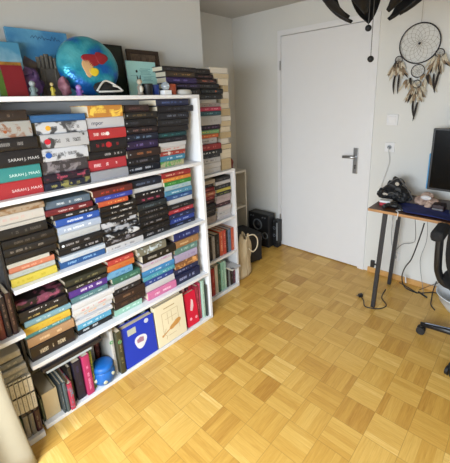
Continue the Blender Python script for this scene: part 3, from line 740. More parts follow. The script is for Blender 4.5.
bm_.prism(pts, 'x', X0, X0+.0005, R_).box(X0, X0+.0006, -.178, -.118, .0865, .0935, R_).box(X0, X0+.0006, -.19, -.176, .084, .096, R_).build('guitar_picture', GB, r)
fr = MB()
for a, b, c, d in ((-.17, -.05, .205, .207), (-.17, -.168, .07, .207), (-.052, -.05, .06, .207), (-.13, -.128, .12, .2), (-.10, -.098, .13, .2), (-.15, -.06, .16, .162), (-.14, -.08, .045, .047), (-.15, -.07, .23, .236)): fr.box(X0, X0+.0004, a, b, c, d)
fr.tube(smooth_path([(X0, -.15, .1), (X0, -.165, .07), (X0, -.15, .05), (X0, -.155, .03)]), .0012, 6).build('line_drawing', GD, r)
r = facing(-.012, .984, 1.076, ZB, .235, .03, 'd4143c', 'ffffff', 'red book with pale blot leaning face out at the right, bottom shelf', 'book', None, -.12)
MB().prism([(-.06, .11), (-.045, .10), (-.03, .13), (-.028, .17), (-.042, .185), (-.05, .15)], 'x', .0302, .0307).build('cover_print', mat('pale_print', 'e8c8cc', .5), r)
MB().tube([(.0302, -.065, .05), (.0307, -.065, .05)], .01, 14).tube([(.0302, -.02, .045), (.0307, -.02, .045)], .01, 14).build('cover_spots', mat('pink_print', 'f0a4b4', .5), r)
# blue tin
r = empty('tin', (-.046, .4215, ZB+.001), 'round blue pot with pale stickers standing on the bottom shelf', 'pot')
BL = mat('blue_glaze', '1c66b8', .35)
MB().lathe([(.034, 0), (.048, .006), (.058, .028), (.059, .055), (.054, .075), (.052, .080)], n=28).build('body', BL, r, smooth=True)
MB().lathe([(.054, .0805), (.056, .086), (.054, .104), (.046, .110), (.012, .112)], n=28).build('lid', BL, r, smooth=True)
for a, z in ((-1.1, .045), (.45, .055), (-.3, .030)):
    MB().ball((.0575*math.cos(a), .0575*math.sin(a), z), .013, (.25, 1, .85), 12, None).build('sticker', mat('pot_sticker', 'c8ccb4', .4, var=.35, vscale=120), r, smooth=True)
# cream file and long flat boxes
r = empty('magazine_file', (-.03, .158, ZB+.001), 'cream open topped magazine file at the left of the bottom shelf', 'file')
MB().box(-.2, 0, -.032, -.030, 0, .145).box(-.2, 0, .030, .032, 0, .145).box(-.002, 0, -.030, .030, 0, .145).box(-.2, -.198, -.030, .030, 0, .145).box(-.198, -.002, -.03, .03, 0, .002).build('case', mat('cream_board', 'c8b48c', .7), r)
MB().box(-.19, -.006, -.026, .026, .003, .13).build('papers', PAPER, r)
for lab, z, t, y0, y1, col, x in (('white flat box, lowest of three lying over standing books', .263, .014, .165, .375, 'b8c4cc', -.025), ('black flat box, middle of three lying over standing books', .279, .018, .15, .43, '2a2628', -.02), ('grey and black flat box, topmost of three over standing books', .299, .016, .145, .42, '4c484c', -.035)):
    r = empty('game_box', (x, (y0+y1)/2, z), lab, 'box', 'flat boxes on the bottom shelf'); w_ = (y1-y0)/2
    MB().box(-.2, 0, -w_, w_, 0, t*.45).build('box_base', mat('boxb_'+col, col, .5, var=.1), r)
    MB().box(-.202, .0015, -w_-.001, w_+.001, t*.45+.0003, t).build('box_lid', mat('boxl_'+col, 'c0bcbc' if col == '4c484c' else col, .5, var=.1), r, bevel=.001)

# ------------------------------------------------------------------ left neighbour contents
g = 'cream volumes of one series at the left edge'
for i in range(6):
    y1 = .0975 - i*.0165
    q = ['rightmost', 'second from right', 'third from right', 'fourth from right', 'fifth from right', 'leftmost']
    r = book((.012-i*.0025, y1, .150+.095-.001+.004), .175, .13,   .0145, 'fbf5e4', '5c564c', 'cream volume with dark bands, %s of the six' % q[i], g, 0, .6, False, rot=RU)
    MB().box(-.0008, .0009, -.004, .004, .0006, .0139).build('spine_band', BLACKM, r)
    MB().box(-.0008, .0009, .074, .080, .0006, .0139).build('spine_band', BLACKM, r)
for i, (x, z, t, y0, y1, col, lab) in enumerate(((.00, .339, .03, .010, .095, 'a4a49c', 'grey book lying lowest on the cream volumes'), (.005, .371, .026, .005, .092, 'bcb8ac', 'pale grey book lying second on the cream volumes'), (-.005, .399, .03, .0, .088, '94948c', 'dull grey book lying third on the cream volumes'), (-.01, .431, .03, -.005, .085, 'c8c0ac', 'beige book lying topmost on the cream volumes'))):
    book((x, (y0+y1)/2, z), y1-y0, .13, t, col, 'c4c0b4', lab, 'grey books lying on the cream volumes')
for i, (y0, y1, h, col, lab) in enumerate(((.008, .030, .112, '1c4c34', 'dark green short book below the cream volumes'), (.032, .052, .115, 'a8a094', 'beige short book below the cream volumes'), (.054, .073, .113, '8c8c8c', 'grey short book below the cream volumes'), (.075, .097, .112, '4c2434', 'dark plum short book below the cream volumes'))):
    stand(.012, y0, y1, .03, h, .13, col, '8c8478', lab, 'short books standing at the left edge')
for i, (y0, y1, h, col, lab) in enumerate(((-.002, .026, .17, '6c2420', 'dull red standing book on the left neighbour shelf'), (.028, .052, .17, '7c2c24', 'brick red standing book on the left neighbour shelf'), (.054, .074, .18, '2c2024', 'black standing book on the left neighbour shelf'), (.076, .096, .19, '3c2428', 'dark maroon standing book on the left neighbour shelf'))):
    stand(.005, y0, y1, .545, h, .14, col, '8c6c60', lab, 'dark books on the left neighbour shelf')

# ------------------------------------------------------------------ things on top of the large bookcase
ZT = T+.001
def leaning(name, x, y0, y1, h, t, m, label, cat, tilt=.12, frame=None, fm=None):
    r = empty(name, (x, (y0+y1)/2, ZT), label, cat); r.rotation_euler = (0, -tilt, 0); w_ = (y1-y0)/2
    if frame:
        MB().box(0, t, -w_, w_, 0, frame).box(0, t, -w_, w_, h-frame, h).box(0, t, -w_, -w_+frame, frame, h-frame).box(0, t, w_-frame, w_, frame, h-frame).build('frame', fm, r, bevel=.002)
        MB().box(.002, t*.6, -w_+frame+.0003, w_-frame-.0003, frame+.0003, h-frame-.0003).build('panel', m, r)
    else: MB().box(0, t, -w_, w_, 0, h).build('panel', m, r, bevel=.001)
    return r
def two_tone(name, a, b, scale=8, sharp=.1, rough=.5):
    m = bpy.data.materials.new(name); m.use_nodes = True; nt = m.node_tree; N, L, M = group_nodes(nt)
    tc = N.new('ShaderNodeTexCoord'); n = N.new('ShaderNodeTexNoise'); n.inputs['Scale'].default_value = scale; n.inputs['Detail'].default_value = 5
    L.new(tc.outputs['Object'], n.inputs['Vector']); r = N.new('ShaderNodeValToRGB'); r.color_ramp.elements[0].position = .5-sharp; r.color_ramp.elements[1].position = .5+sharp
    r.color_ramp.elements[0].color = hexc(a); r.color_ramp.elements[1].color = hexc(b); L.new(n.outputs['Fac'], r.inputs[0])
    b_ = nt.nodes['Principled BSDF']; L.new(r.outputs[0], b_.inputs['Base Color']); b_.inputs['Roughness'].default_value = rough
    return m
r = leaning('canvas_print', -.33, .365, .632, .312, .018, two_tone('sky_print', '3f86b8', '6cb0d4', 7), 'large sky blue canvas print leaning on the wall above the bookcase', 'picture')
ink = MB()
rr = random.Random(5)
px = -.035
for i in range(9):
    ink.tube([(.0185, px, .272+rr.uniform(-.006, .006)), (.0185, px+.008, .282+rr.uniform(-.008, .008)), (.0185, px+.015, .270+rr.uniform(-.004, .004))], .0011, 5); px += .0145
ink.build('script_marks', mat('script_navy', '1c3c6c', .5), r)
MB().prism([(-.10, .03), (.10, .03), (.12, .13), (.09, .19), (.06, .15), (.02, .20), (-.03, .16), (-.08, .19), (-.11, .12)], 'x', .0182, .0187).build('printed_scene', two_tone('scene_print', '3a3c58', '7c7068', 22, .2), r)
r = leaning('canvas_print', -.27, .185, .388, .236, .016, two_tone('pale_blue_print', '4c94b8', 'a8ccd4', 6), 'smaller pale blue canvas print at the left edge above the bookcase', 'picture')
r = leaning('picture_board', -.33, .75, .932, .282, .012, two_tone('dark_green_print', '16201a', '26382c', 9), 'dark green nearly black framed board behind the round cushion', 'picture', .1, .008, mat('dark_frame', '1c1a18', .5))
r = leaning('carved_panel', -.33, .955, 1.175, .268, .016, two_tone('carved_wood', '3c2c24', '6c5848', 40, .15), 'dark carved wooden frame panel behind the mint sign', 'picture', .1, .022, mat('carved_frame', '3a2a20', .5, var=.4, vscale=60, bump=.6))
MB().ring((.011, 0, .14), .055, .006, 'x', 28, 6).build('round_carving', mat('worn_teal', '5c7c74', .5, var=.3, vscale=50), r)
r = leaning('mint_sign', -.20, .862, 1.050, .186, .006, mat('mint_board', 'a4d4d0', .5), 'pale mint sign with rows of small dark lines', 'sign', .08)
ln = MB()
for i, z in enumerate((.145, .138, .131, .124, .117, .098, .09, .082, .06, .052, .044, .03)):
    a, b = (-.02, .06) if i < 5 else (-.005, .07); ln.box(.0062, .0066, a+rr.uniform(0, .01), b-rr.uniform(0, .02), z, z+.0022)
ln.box(.0062, .0066, -.075, .08, .107, .1085).build('printed_lines', mat('sign_ink', '4c8488', .5), r)
MB().ball((.0065, -.035, .132), .007, (.1, 1, 1.1), 10).build('printed_mark', BLACKM, r)
# round cushion
r = empty('round_cushion', (-.17, .638, ZT+.140), 'round shiny blue and teal sequin cushion with a red patch', 'cushion'); r.rotation_euler = (0, math.radians(-13), math.radians(-6))
cm = bpy.data.materials.new('sequin_blue'); cm.use_nodes = True; nt = cm.node_tree; N, L, M = group_nodes(nt); b_ = nt.nodes['Principled BSDF']
tc = N.new('ShaderNodeTexCoord'); n = N.new('ShaderNodeTexNoise'); n.inputs['Scale'].default_value = 7; n.inputs['Detail'].default_value = 3; L.new(tc.outputs['Object'], n.inputs['Vector'])
rp = N.new('ShaderNodeValToRGB'); rp.color_ramp.elements[0].position = .42; rp.color_ramp.elements[1].position = .65; rp.color_ramp.elements[0].color = hexc('1660b0'); rp.color_ramp.elements[1].color = hexc('58b4c0')
e = rp.color_ramp.elements.new(.5); e.color = hexc('2290a8'); L.new(n.outputs['Fac'], rp.inputs[0]); L.new(rp.outputs[0], b_.inputs['Base Color'])
b_.inputs['Roughness'].default_value = .28; b_.inputs['Metallic'].default_value = .35
vo = N.new('ShaderNodeTexVoronoi'); vo.inputs['Scale'].default_value = 90; L.new(tc.outputs['Object'], vo.inputs['Vector']); bp = N.new('ShaderNodeBump'); bp.inputs['Strength'].default_value = .35; bp.inputs['Distance'].default_value = .003
L.new(vo.outputs['Distance'], bp.inputs['Height']); L.new(bp.outputs[0], b_.inputs['Normal'])
RC = .142; prof = []
for i in range(15):
    a = -PI/2+PI*i/14; prof.append((max(.001, RC*math.cos(a)**.7), .062*math.sin(a)))
RX = Matrix.Rotation(PI/2, 4, 'Y')
cu = MB().lathe(prof, n=40, M=RX)
for v in cu.bm.verts:
    a = math.atan2(v.co.z, v.co.y); q = math.hypot(v.co.y, v.co.z)/RC
    if q > .6: v.co.x *= 1+.10*math.sin(a*14)*q
cu.build('cushion_body', cm, r, smooth=True)
def patch(name, pts, m):
    def sx(y, z):
        q = min(.98, math.hypot(y, z)/RC); return .062*math.sqrt(max(0, 1-q**(2/.7)))+.0012
    p = MB(); c = Vector((0, sum(a for a, b in pts)/len(pts), sum(b for a, b in pts)/len(pts)))
    def f(u, v):
        i = int(u*len(pts)+.5) % len(pts); y = c.y+(pts[i][0]-c.y)*v; z = c.z+(pts[i][1]-c.z)*v; return Vector((sx(y, z), y, z))
    p.grid(f, len(pts), 6).build(name, m, r, smooth=True, solid=.001)
def blob(cy, cz, ry, rz, k=5, am=.18, ph=0, n=30): return [(cy+ry*math.cos(2*PI*i/n)*(1+am*math.sin(k*2*PI*i/n+ph)), cz+rz*math.sin(2*PI*i/n)*(1+am*math.sin(k*2*PI*i/n+ph))) for i in range(n)]
patch('red_patch', blob(.000, .012, .046, .028, 3, .12), mat('red_sequin', '8c1c26', .4))
patch('red_patch', blob(.046, .022, .030, .028, 3, .14, 1), mat('red_sequin', '8c1c26', .4))
patch('peach_patch', blob(-.026, -.026, .024, .040, 3, .15), mat('peach_sequin', 'c8a070', .4))
patch('yellow_patch', blob(-.002, -.045, .022, .019, 3, .08), mat('yellow_sequin', 'e0c02c', .4))
# red album, small figures
r = leaning('album', -.15, .268, .345, .126, .02, mat('crimson_cover', '801822', .5), 'crimson album leaning at the left end of the bookcase top', 'book', .2)
MB().box(.0005, .0195, -.038, .038, .1262, .139).build('brown_band', two_tone('brown_band', '5c3c1c', 'a8782c', 25), r)
MB().box(.001, .019, -.060, -.0390, .002, .105).build('green_side', mat('moss_green', '4c6c24', .5), r)
def figure(name, x, y, h, w_, body, head, label, cat, extra=None, sc=1):
    r = empty(name, (x, y, ZT), label, cat)
    B = mat('fig_'+body, body, .5, var=.15, vscale=60)
    MB().lathe([(w_*.42, 0), (w_*.46, h*.06), (w_*.30, h*.22), (w_*.36, h*.42), (w_*.26, h*.60), (w_*.12, h*.66)], n=16).build('body', B, r, smooth=True)
    MB().ball((0, 0, h*.80), w_*.36, (1, 1, 1.05)).build('head', mat('fig_'+head, head, .5), r, smooth=True)
    for s_ in (-1, 1):
        MB().tube(smooth_path([(0, s_*w_*.28, h*.55), (w_*.15, s_*w_*.42, h*.42), (w_*.22, s_*w_*.30, h*.30)]), w_*.09, 8).build('arm', B, r, smooth=True)
    return r
figure('figurine', -.05, .338, .062, .032, '6c7c7c', '8c9494', 'small grey green figurine at the left edge of the bookcase top', 'figurine')
figure('figurine', -.05, .412, .060, .020, 'b0a034', 'b09c6c', 'thin yellow figurine left of the round cushion', 'figurine')
figure('figurine', -.05, .522, .045, .034, '7c50a0', '9c78b4', 'small lilac figurine at the foot of the round cushion', 'figurine')
cs = empty('castle_ornament', (-.265, .487, ZT), 'brownish grey turreted ornament left of the round cushion', 'ornament')
CM = mat('pewter', '5c564c', .4, var=.35, vscale=70)
MB().box(-.02, .02, -.042, .042, 0, .13).box(-.025, .025, -.036, .036, 0, .05).box(-.022, .022, -.03, -.02, .05, .13).box(-.022, .022, .02, .03, .05, .13).build('base', CM, cs, bevel=.004)
for y, h, rr_ in ((-.036, .165, .008), (-.018, .172, .007), (0, .18, .009), (.018, .172, .007), (.036, .165, .008)):
    MB().lathe([(rr_, .131), (rr_, h), (rr_*1.25, h+.003), (rr_*1.25, h+.014), (rr_*.9, h+.015)], (0, y, 0), 12).build('turret', CM, cs)
vp = empty('violet_cloth', (-.21, .378, ZT), 'crumpled violet and grey cloth between the album and the ornament', 'cloth')
MB().ball((0, 0, .06), .062, (.6, .9, 1.1), 40).noise(.028, 30, 3).clampz().build('fabric', two_tone('violet_fabric', '3c2448', '6c4c80', 18), vp, smooth=True)
pk = empty('pink_tassel', (-.12, .492, ZT), 'dusty pink knotted cloth under the turreted ornament', 'cloth')
MB().ball((0, 0, .04), .036, (.7, .7, 1.1), 24).noise(.014, 32, 9).clampz().build('fabric', two_tone('pink_fabric', '7c4858', 'b07c88', 25), pk, smooth=True)
# white and black crumpled shoe-like cloth mask
r = empty('folded_mask', (-.055, .655, ZT+.014), 'black and white folded cloth in front of the round cushion', 'cloth')
MB().ball((0, 0, .018), .055, (.5, 1.05, .6), 26).noise(.01, 26, 4).build('black_part', BLACKM, r, smooth=True)
for a, b, c in (((.03, -.062, .006), (.02, -.01, .052), (.028, .055, .018)), ((.03, -.055, .003), (.036, 0, .004), (.03, .062, .006)), ((.024, .02, .03), (.03, .045, .024), (.03, .066, .006))):
    MB().tube(smooth_path([a, b, c]), .0045, 8).build('white_piping', mat('white_cloth', 'c4c4c0', .8), r, smooth=True)
f = figure('figurine', -.05, .833, .082, .038, '8c8478', 'b4a894', 'grey animal figurine with dark ears before the mint sign', 'figurine')
for s_ in (-1, 1): MB().tube([(0, s_*.006, .078), (0, s_*.010, .098)], [.004, .0012], 8).build('ear', BLACKM, f)
MB().ball((.012, 0, .03), .012, (.6, .8, 1.4)).build('belly', mat('fig_belly', 'd0ccc0', .6), f, smooth=True)
r = empty('mug', (-.06, .885, ZT), 'black mug between the animal figurine and the blue cup', 'mug')
MB().lathe([(.022, 0), (.026, .004), (.027, .05), (.029, .058), (.025, .058), (.023, .006)], n=24).build('body', BLACKP, r, smooth=True)
MB().ring((.0, -.034, .03), .014, .003, 'x', 20, 8).build('handle', BLACKP, r)
r = empty('cup', (-.07, .937, ZT), 'dark blue cup between the black mug and the white globe', 'cup')
MB().lathe([(.018, 0), (.022, .004), (.025, .05), (.026, .054), (.022, .054), (.018, .006)], n=24).build('body', mat('cobalt', '1c3478', .3), r, smooth=True)
r = empty('snow_globe', (-.04, .985, ZT), 'small glass globe on a white block', 'globe')
MB().box(-.02, .02, -.024, .024, 0, .024).build('base', mat('bright_white', 'f4f4f4', .3), r, bevel=.002)
MB().ball((0, 0, .046), .023, n=20).build('globe', mat('globe_glass', 'd4dce4', .1, trans=.6, spec=.8), r, smooth=True)
r = empty('tin', (-.06, 1.04, ZT), 'rust orange tin right of the glass globe', 'tin')
MB().lathe([(.024, 0), (.026, .002), (.026, .046), (.025, .048), (.027, .0485), (.027, .056), (.024, .058)], n=24).build('body', mat('rust', 'a0482c', .5, var=.3, vscale=50), r, smooth=True)
r = empty('cap', (-.05, 1.12, ZT), 'white rounded cap lying on the corner of the bookcase top', 'cap')
MB().lathe([(.036, 0), (.038, .003), (.037, .02), (.032, .027), (.015, .030), (.003, .030)], n=24, sy=1.25).build('crown', mat('cap_cloth', 'b8b6b0', .8), r, smooth=True)
# figurine on the low bookcase
r = empty('figurine', (-.68, 2.14, .801), 'reddish brown mug-like ornament on the low recess bookcase', 'ornament')
MB().lathe([(.025, 0), (.03, .006), (.024, .05), (.034, .09), (.02, .12), (.01, .125)], n=20).build('body', mat('brick_glaze', '7c2820', .4, var=.3, vscale=50), r, smooth=True)
MB().tube(smooth_path([(0, -.02, .09), (.01, -.06, .10), (.01, -.07, .12)]), .012, 10).build('arm', mat('brick_glaze', '7c2820'), r, smooth=True)

# ------------------------------------------------------------------ corner: black box, tote bag, speakers
r = empty('subwoofer', (-.262, 2.083, 0), 'large black box on the floor beside the beige tote bag', 'box', rz=math.radians(-11))
MB().box(-.28, 0, -.2, 0, .012, .278).build('cabinet', mat('black_ash', '1a1a1d', .6, var=.2, vscale=60), r, bevel=.004)
for x in (-.26, -.02):
    for y in (-.18, -.02): MB().lathe([(.01, 0), (.01, .0115)], (x, y, 0), 10).build('foot', BLACKP, r)
MB().box(-.26, -.03, -.2025, -.2005, .03, .26).build('grille', BLACKM, r)
r = empty('tote_bag', (-.215, 1.762, 0), 'beige cloth tote bag with a long strap on the floor', 'bag')
TB = mat('canvas_beige', 'c0ac8a', .9, var=.12, vscale=30, bump=.4)
def ft(u, v):
    a = 2*PI*u; q = 1+.22*math.sin(5*a+3*v)*v; w_ = .085*(1-.45*v*v)+.012*math.sin(9*v+2)
    return Vector((.045*math.cos(a)*q*(1-.25*v), w_*math.sin(a)*q+.02*v, -.0 + .003+.36*v+.02*math.sin(3*a)*v))
MB().grid(ft, 36, 10).noise(.012, 14, 4).clampz().build('bag_body', TB, r, smooth=True, solid=.003)
MB().tube(smooth_path([(.03, .03, .36), (.05, .085, .36), (.06, .125, .31), (.06, .12, .24), (.055, .07, .21), (.04, .035, .25)]), .0055, 8).build('strap', mat('canvas_strap', 'cfc0a4', .9), r, smooth=True)
r = empty('speaker', (-.49, 2.37, 0), 'black boombox speaker with a round cone in the corner', 'speaker')
MB().box(-.13, .13, -.05, .06, .004, .352).build('cabinet', mat('speaker_body', '1c1d20', .4), r, bevel=.008)
GM = mat('cone_grey', '7c828a', .35, metal=.5)
MB().ring((-.01, -.053, .235), .052, .007, 'y').build('cone_ring', GM, r)
MB().lathe([(.045, 0), (.03, -.012), (.014, -.016), (.002, -.010)], (0, 0, 0), 24, Matrix.Translation((-.01, -.052, .235)) @ Matrix.Rotation(PI/2, 4, 'X')).build('cone', mat('cone_black', '24262b', .5), r, smooth=True)
MB().ring((.085, -.053, .13), .032, .006, 'y').build('cone_ring', GM, r)
MB().ring((-.01, -.053, .09), .048, .006, 'y').build('cone_ring', GM, r)
for x in (-.09, -.06, .06, .09): MB().tube([(x, -.052, .32), (x, -.062, .32)], .008, 12).build('knob', GM, r)
r = empty('speaker', (-.325, 2.425, 0), 'small black and silver speaker right of the boombox', 'speaker')
MB().box(-.03, .028, -.04, .035, .05, .29).build('cabinet', BLACKP, r, bevel=.004)
MB().box(.014, .0285, -.043, -.0405, .08, .27).build('side_strip', mat('silver_trim', 'b4b8bc', .35, metal=.4), r)
MB().ring((-.012, -.043, .21), .014, .003, 'y', 20).build('cone_ring', GM, r)
MB().ring((-.012, -.043, .13), .014, .003, 'y', 20).build('cone_ring', GM, r)
MB().box(-.027, .025, -.035, .03, .001, .0495).build('foot', BLACKM, r)

# ------------------------------------------------------------------ wall: switch, socket, dreamcatcher
def plate_(nm, x, z, w_, label, cat):
    r = empty(nm, (x, YD, z), label, cat)
    MB().box(-w_, w_, -.010, 0, -w_, w_).build('plate', DOORM, r, bevel=.002)
    return r
r = plate_('light_switch', .692, 1.288, .040, 'white square light switch on the wall right of the door', 'light switch')
MB().box(-.026, .026, -.014, -.0102, -.026, .026).build('rocker', DOORM, r, bevel=.002)
r = plate_('wall_socket', .690, 1.083, .036, 'white wall socket below the light switch', 'socket')
MB().tube([(0, -.0102, 0), (0, -.013, 0)], .017, 20).build('socket_insert', mat('socket_grey', 'a8acb0', .5), r)
MB().tube([(0, -.0135, 0), (0, -.030, 0)], .010, 14).build('plug', mat('plug_grey', '70757a', .5), r)
tag(MB().tube(smooth_path([(.69, YD-.031, 1.083), (.692, YD-.04, 1.06), (.70, YD-.02, .98), (.685, YD-.018, .90), (.66, YD-.02, .80), (.655, YD-.04, .742)]), .003, 8).build('power_cord', mat('cord_white', 'd4d4d4', .5), smooth=True), 'white cord hanging from the wall socket behind the desk', 'cord')
r = plate_('wall_socket', .80, .20, .036, 'white wall socket low under the desk', 'socket')
MB().tube([(0, -.0102, 0), (0, -.012, 0)], .018, 20).build('socket_insert', mat('socket_grey', 'a8acb0', .5), r)

YW = YD-.030
dc = empty('dreamcatcher', (.834, YW, 1.798), 'black hooped dreamcatcher with brown feathers hanging on the wall', 'dreamcatcher')
HB = mat('wrapped_hoop', '1f1d26', .7); WEB = mat('web_thread', '8c8478', .7); FE = mat('brown_feather', '8c7860', .9, var=.45, vscale=140); FD = mat('dark_feather', '2a2422', .85, var=.2)
FL = mat('cream_feather', 'c4bba8', .9, var=.35, vscale=90)
def hoop(cx, cz, R, t, arms, turns):
    MB().ring((cx, 0, cz), R, t, 'y', 44, 8).build('hoop', HB, dc, smooth=True)
    w_ = MB(); prev = [(cx+R*math.cos(2*PI*i/arms), cz+R*math.sin(2*PI*i/arms)) for i in range(arms)]
    for k in range(turns):
        q = R*(1-(k+1)/(turns+.6)); off = (k+1)*.5
        cur = [(cx+q*math.cos(2*PI*(i+off)/arms), cz+q*math.sin(2*PI*(i+off)/arms)) for i in range(arms)]
        for i in range(arms):
            for j in (i, (i+1) % arms):
                w_.tube([(prev[j][0], 0, prev[j][1]), (cur[i][0], 0, cur[i][1])], .0008, 4)
        prev = cur
    w_.build('web', WEB, dc)
    MB().ball((cx, 0, cz), max(.003, R*.07), n=10).build('bead', HB, dc)
hoop(0, 0, .127, .0042, 14, 6)
for cx, cz, R in ((-.125, -.093, .024), (.130, -.074, .026), (.007, -.177, .042), (.009, -.263, .026)): hoop(cx, cz, R, .0028, 8, 3)
for a, b in (((0, .127), (-.002, 2.238-1.798)), ((.002, -.127), (.007, -.135)), ((.007, -.219), (.009, -.237))):
    MB().tube([(a[0], 0, a[1]), (b[0], 0, b[1])], .0012, 5).build('thread', WEB, dc)
fr_ = random.Random(11)
def feather(x, z, L_, w_, ang, m, curl, yo):
    def f(u, v):
        s_ = v; t = (u-.5)*2; wd = w_*math.sin(PI*min(1, s_*.93+.07))**.6*(1-.35*s_)
        px_ = t*wd + curl*s_*s_; pz = -L_*s_ + abs(t)*w_*.4
        c_, sn = math.cos(ang), math.sin(ang)
        return Vector((x+px_*c_ + pz*sn*-1, yo - .012*math.sin(PI*s_) - abs(t)*.004, z+px_*sn+pz*c_))
    MB().grid(f, 4, 10).build('feather', m, dc, smooth=True, solid=.0012)
for cx, cz, n_, sp in ((-.125, -.118, 20, .050), (.130, -.100, 20, .060), (.009, -.292, 22, .055), (-.045, -.225, 7, .04), (.062, -.215, 7, .04)):
    for i in range(n_):
        t = (i/(n_-1)-.5)*2
        feather(cx+t*sp*.6, cz+fr_.uniform(-.03, .02), fr_.uniform(.045, .11), fr_.uniform(.007, .013), t*.35, (FL, FE, FE, FL, FD, FE, FL)[i % 7], t*.02, fr_.uniform(.004, .016))
for cx, cz in ((-.125, -.20), (.125, -.20), (.012, -.385)):
    for s_ in (-1, 1): feather(cx+s_*.014, cz+fr_.uniform(-.01, .01), .13, .0085, -s_*.05 if cx > 0 else s_*.08, FD, -s_*.012, -.004)
MB().tube([(-.125, 0, -.117), (-.125, 0, -.21)], .001, 5).tube([(.13, 0, -.10), (.125, 0, -.21)], .001, 5).tube([(.009, 0, -.289), (.012, 0, -.39)], .001, 5).build('thread', WEB, dc)

# ------------------------------------------------------------------ hanging lamp with black petals
LX, LY, LZc, LR = 1.070, 1.0, 1.902, .205
lp = empty('hanging_lamp', (LX, LY, LZc), 'black hanging lamp of curved pointed petals above the room', 'lamp')
PB = mat('petal_black', '0b0b0d', .6, spec=.3)
NP = 7
for i in range(NP):
    a0 = 2*PI*i/NP + PHL
    def f(u, v, a0=a0):
        pol = math.radians(22 + 96*v); half = math.radians(17.5)*math.sin(PI*min(1, .035+v*.8))**.55
        a = a0 + (u-.5)*2*half + .0*(1-v)
        R = LR*(1+.04*math.cos((u-.5)*PI))
        return Vector((R*math.sin(pol)*math.cos(a), R*math.sin(pol)*math.sin(a), -R*math.cos(pol)))
    MB().grid(f, 8, 16).build('petal', PB, lp, smooth=True, solid=.003)
MB().lathe([(.02, .02), (.05, .03), (.055, .10), (.03, .12), (.012, .16)], n=24).build('socket_hub', PB, lp, smooth=True)
MB().ring((0, 0, .062), LR*.93, .004, 'z', 48, 6).build('petal_ring', PB, lp)
for i in range(NP):
    a0 = 2*PI*i/NP + PHL; MB().tube([(.05*math.cos(a0), .05*math.sin(a0), .062), (LR*.93*math.cos(a0), LR*.93*math.sin(a0), .062)], .003, 6).build('spoke', PB, lp)
MB().ball((0, 0, -.02), .038, (1, 1, 1.15), 18).build('bulb', mat('unlit_bulb', 'cfcfc8', .3), lp, smooth=True)
MB().tube([(0, 0, .16), (0, 0, H-LZc-.03)], .004, 8).build('cable', PB, lp)
MB().lathe([(.05, H-LZc-.03), (.05, H-LZc-.001)], n=24).build('ceiling_rose', PB, lp)
for bx, bz in ((1.058, 1.677), (1.072, 1.581)):
    MB().tube([(bx-LX, 0, .03), (bx-LX, 0, bz-LZc)], .0011, 5).build('pull_cord', mat('cord_dark', '4c4a48', .7), lp)
    MB().ball((bx-LX, 0, bz-LZc), .0105, n=14).build('pull_bead', PB, lp, smooth=True)

# ------------------------------------------------------------------ desk
dk = empty('desk', (.744, 1.967, 0), 'dark topped desk with black metal legs at the right', 'desk')
def wood(name, a, b, sc=(1.5, 18, 18)):
    m = bpy.data.materials.new(name); m.use_nodes = True; nt = m.node_tree; N, L, M = group_nodes(nt)
    tc = N.new('ShaderNodeTexCoord'); mp = N.new('ShaderNodeMapping'); mp.inputs['Scale'].default_value = sc; L.new(tc.outputs['Object'], mp.inputs[0])
    n = N.new('ShaderNodeTexNoise'); n.inputs['Scale'].default_value = 2.5; n.inputs['Detail'].default_value = 6; L.new(mp.outputs[0], n.inputs['Vector'])
    r = N.new('ShaderNodeValToRGB'); r.color_ramp.elements[0].position = .3; r.color_ramp.elements[1].position = .7; r.color_ramp.elements[0].color = hexc(a); r.color_ramp.elements[1].color = hexc(b)
    L.new(n.outputs['Fac'], r.inputs[0]); b_ = nt.nodes['Principled BSDF']; L.new(r.outputs[0], b_.inputs['Base Color']); b_.inputs['Roughness'].default_value = .4; return m
MB().box(0, 1.3, 0, .485, .722, .74).build('desk_top', wood('walnut_top', '3a2418', '5c3c26'), dk, bevel=.001)
MB().box(.0, 1.3, -.0012, -.0002, .7225, .7395).build('front_edge', wood('edge_band', 'a0744c', 'b88a5c'), dk)
LG = mat('dark_steel_leg', '35363a', .45, metal=.3)
for x, y in ((.075, .025), (.063, .405), (1.22, .025), (1.22, .405)):
    sh = Matrix(((1, 0, .045 if x < .6 else -.045, 0), (0, 1, 0, 0), (0, 0, 1, 0), (0, 0, 0, 1)))
    MB().box(x-.013, x+.013, y-.013, y+.013, .002, .7215, sh).build('leg', LG, dk, bevel=.002)
DZ = .741
# items
r = empty('crumpled_bag', (.838, 2.22, DZ), 'crumpled black bag with straps piled on the desk corner', 'bag')
mb = MB()
for c, q, sc in (((-.05, -.02, .05), .055, (1.1, .8, .75)), ((.02, -.02, .06), .065, (1, .8, .9)), ((.0, .01, .13), .045, (1, .8, .9)), ((.06, .0, .05), .05, (1, .8, .8)), ((-.02, -.01, .10), .045, (1, .8, .8))): mb.ball(c, q, sc, 34)
mb.noise(.03, 34, 2)
for v in mb.bm.verts: v.co.z = max(.001, v.co.z)
mb.build('fabric', mat('black_nylon', '1b1b1d', .6, var=.5, vscale=40), r, smooth=True)
for p in ([(-.09, -.02, .08), (-.04, -.06, .13), (.02, -.05, .18), (.06, -.03, .14)], [(.03, -.04, .17), (.09, -.05, .11), (.13, -.06, .05)], [(-.06, -.06, .05), (0, -.075, .08), (.05, -.07, .05)]):
    MB().tube(smooth_path(p), .003, 8).build('strap', mat('grey_strap', '5c5a58', .7), r, smooth=True)
MB().ball((.02, -.055, .14), .014, (1, .6, 1)).build('pale_lining', mat('pale_lining', 'b8b0a4', .8), r, smooth=True)
MB().ball((-.05, -.065, .06), .012, (1.6, .5, .8)).build('pale_lining', mat('pale_lining', 'b8b0a4', .8), r, smooth=True)
r = empty('small_box', (.815, 2.10, DZ), 'small red and white box in front of the black bag', 'box', rz=.1)
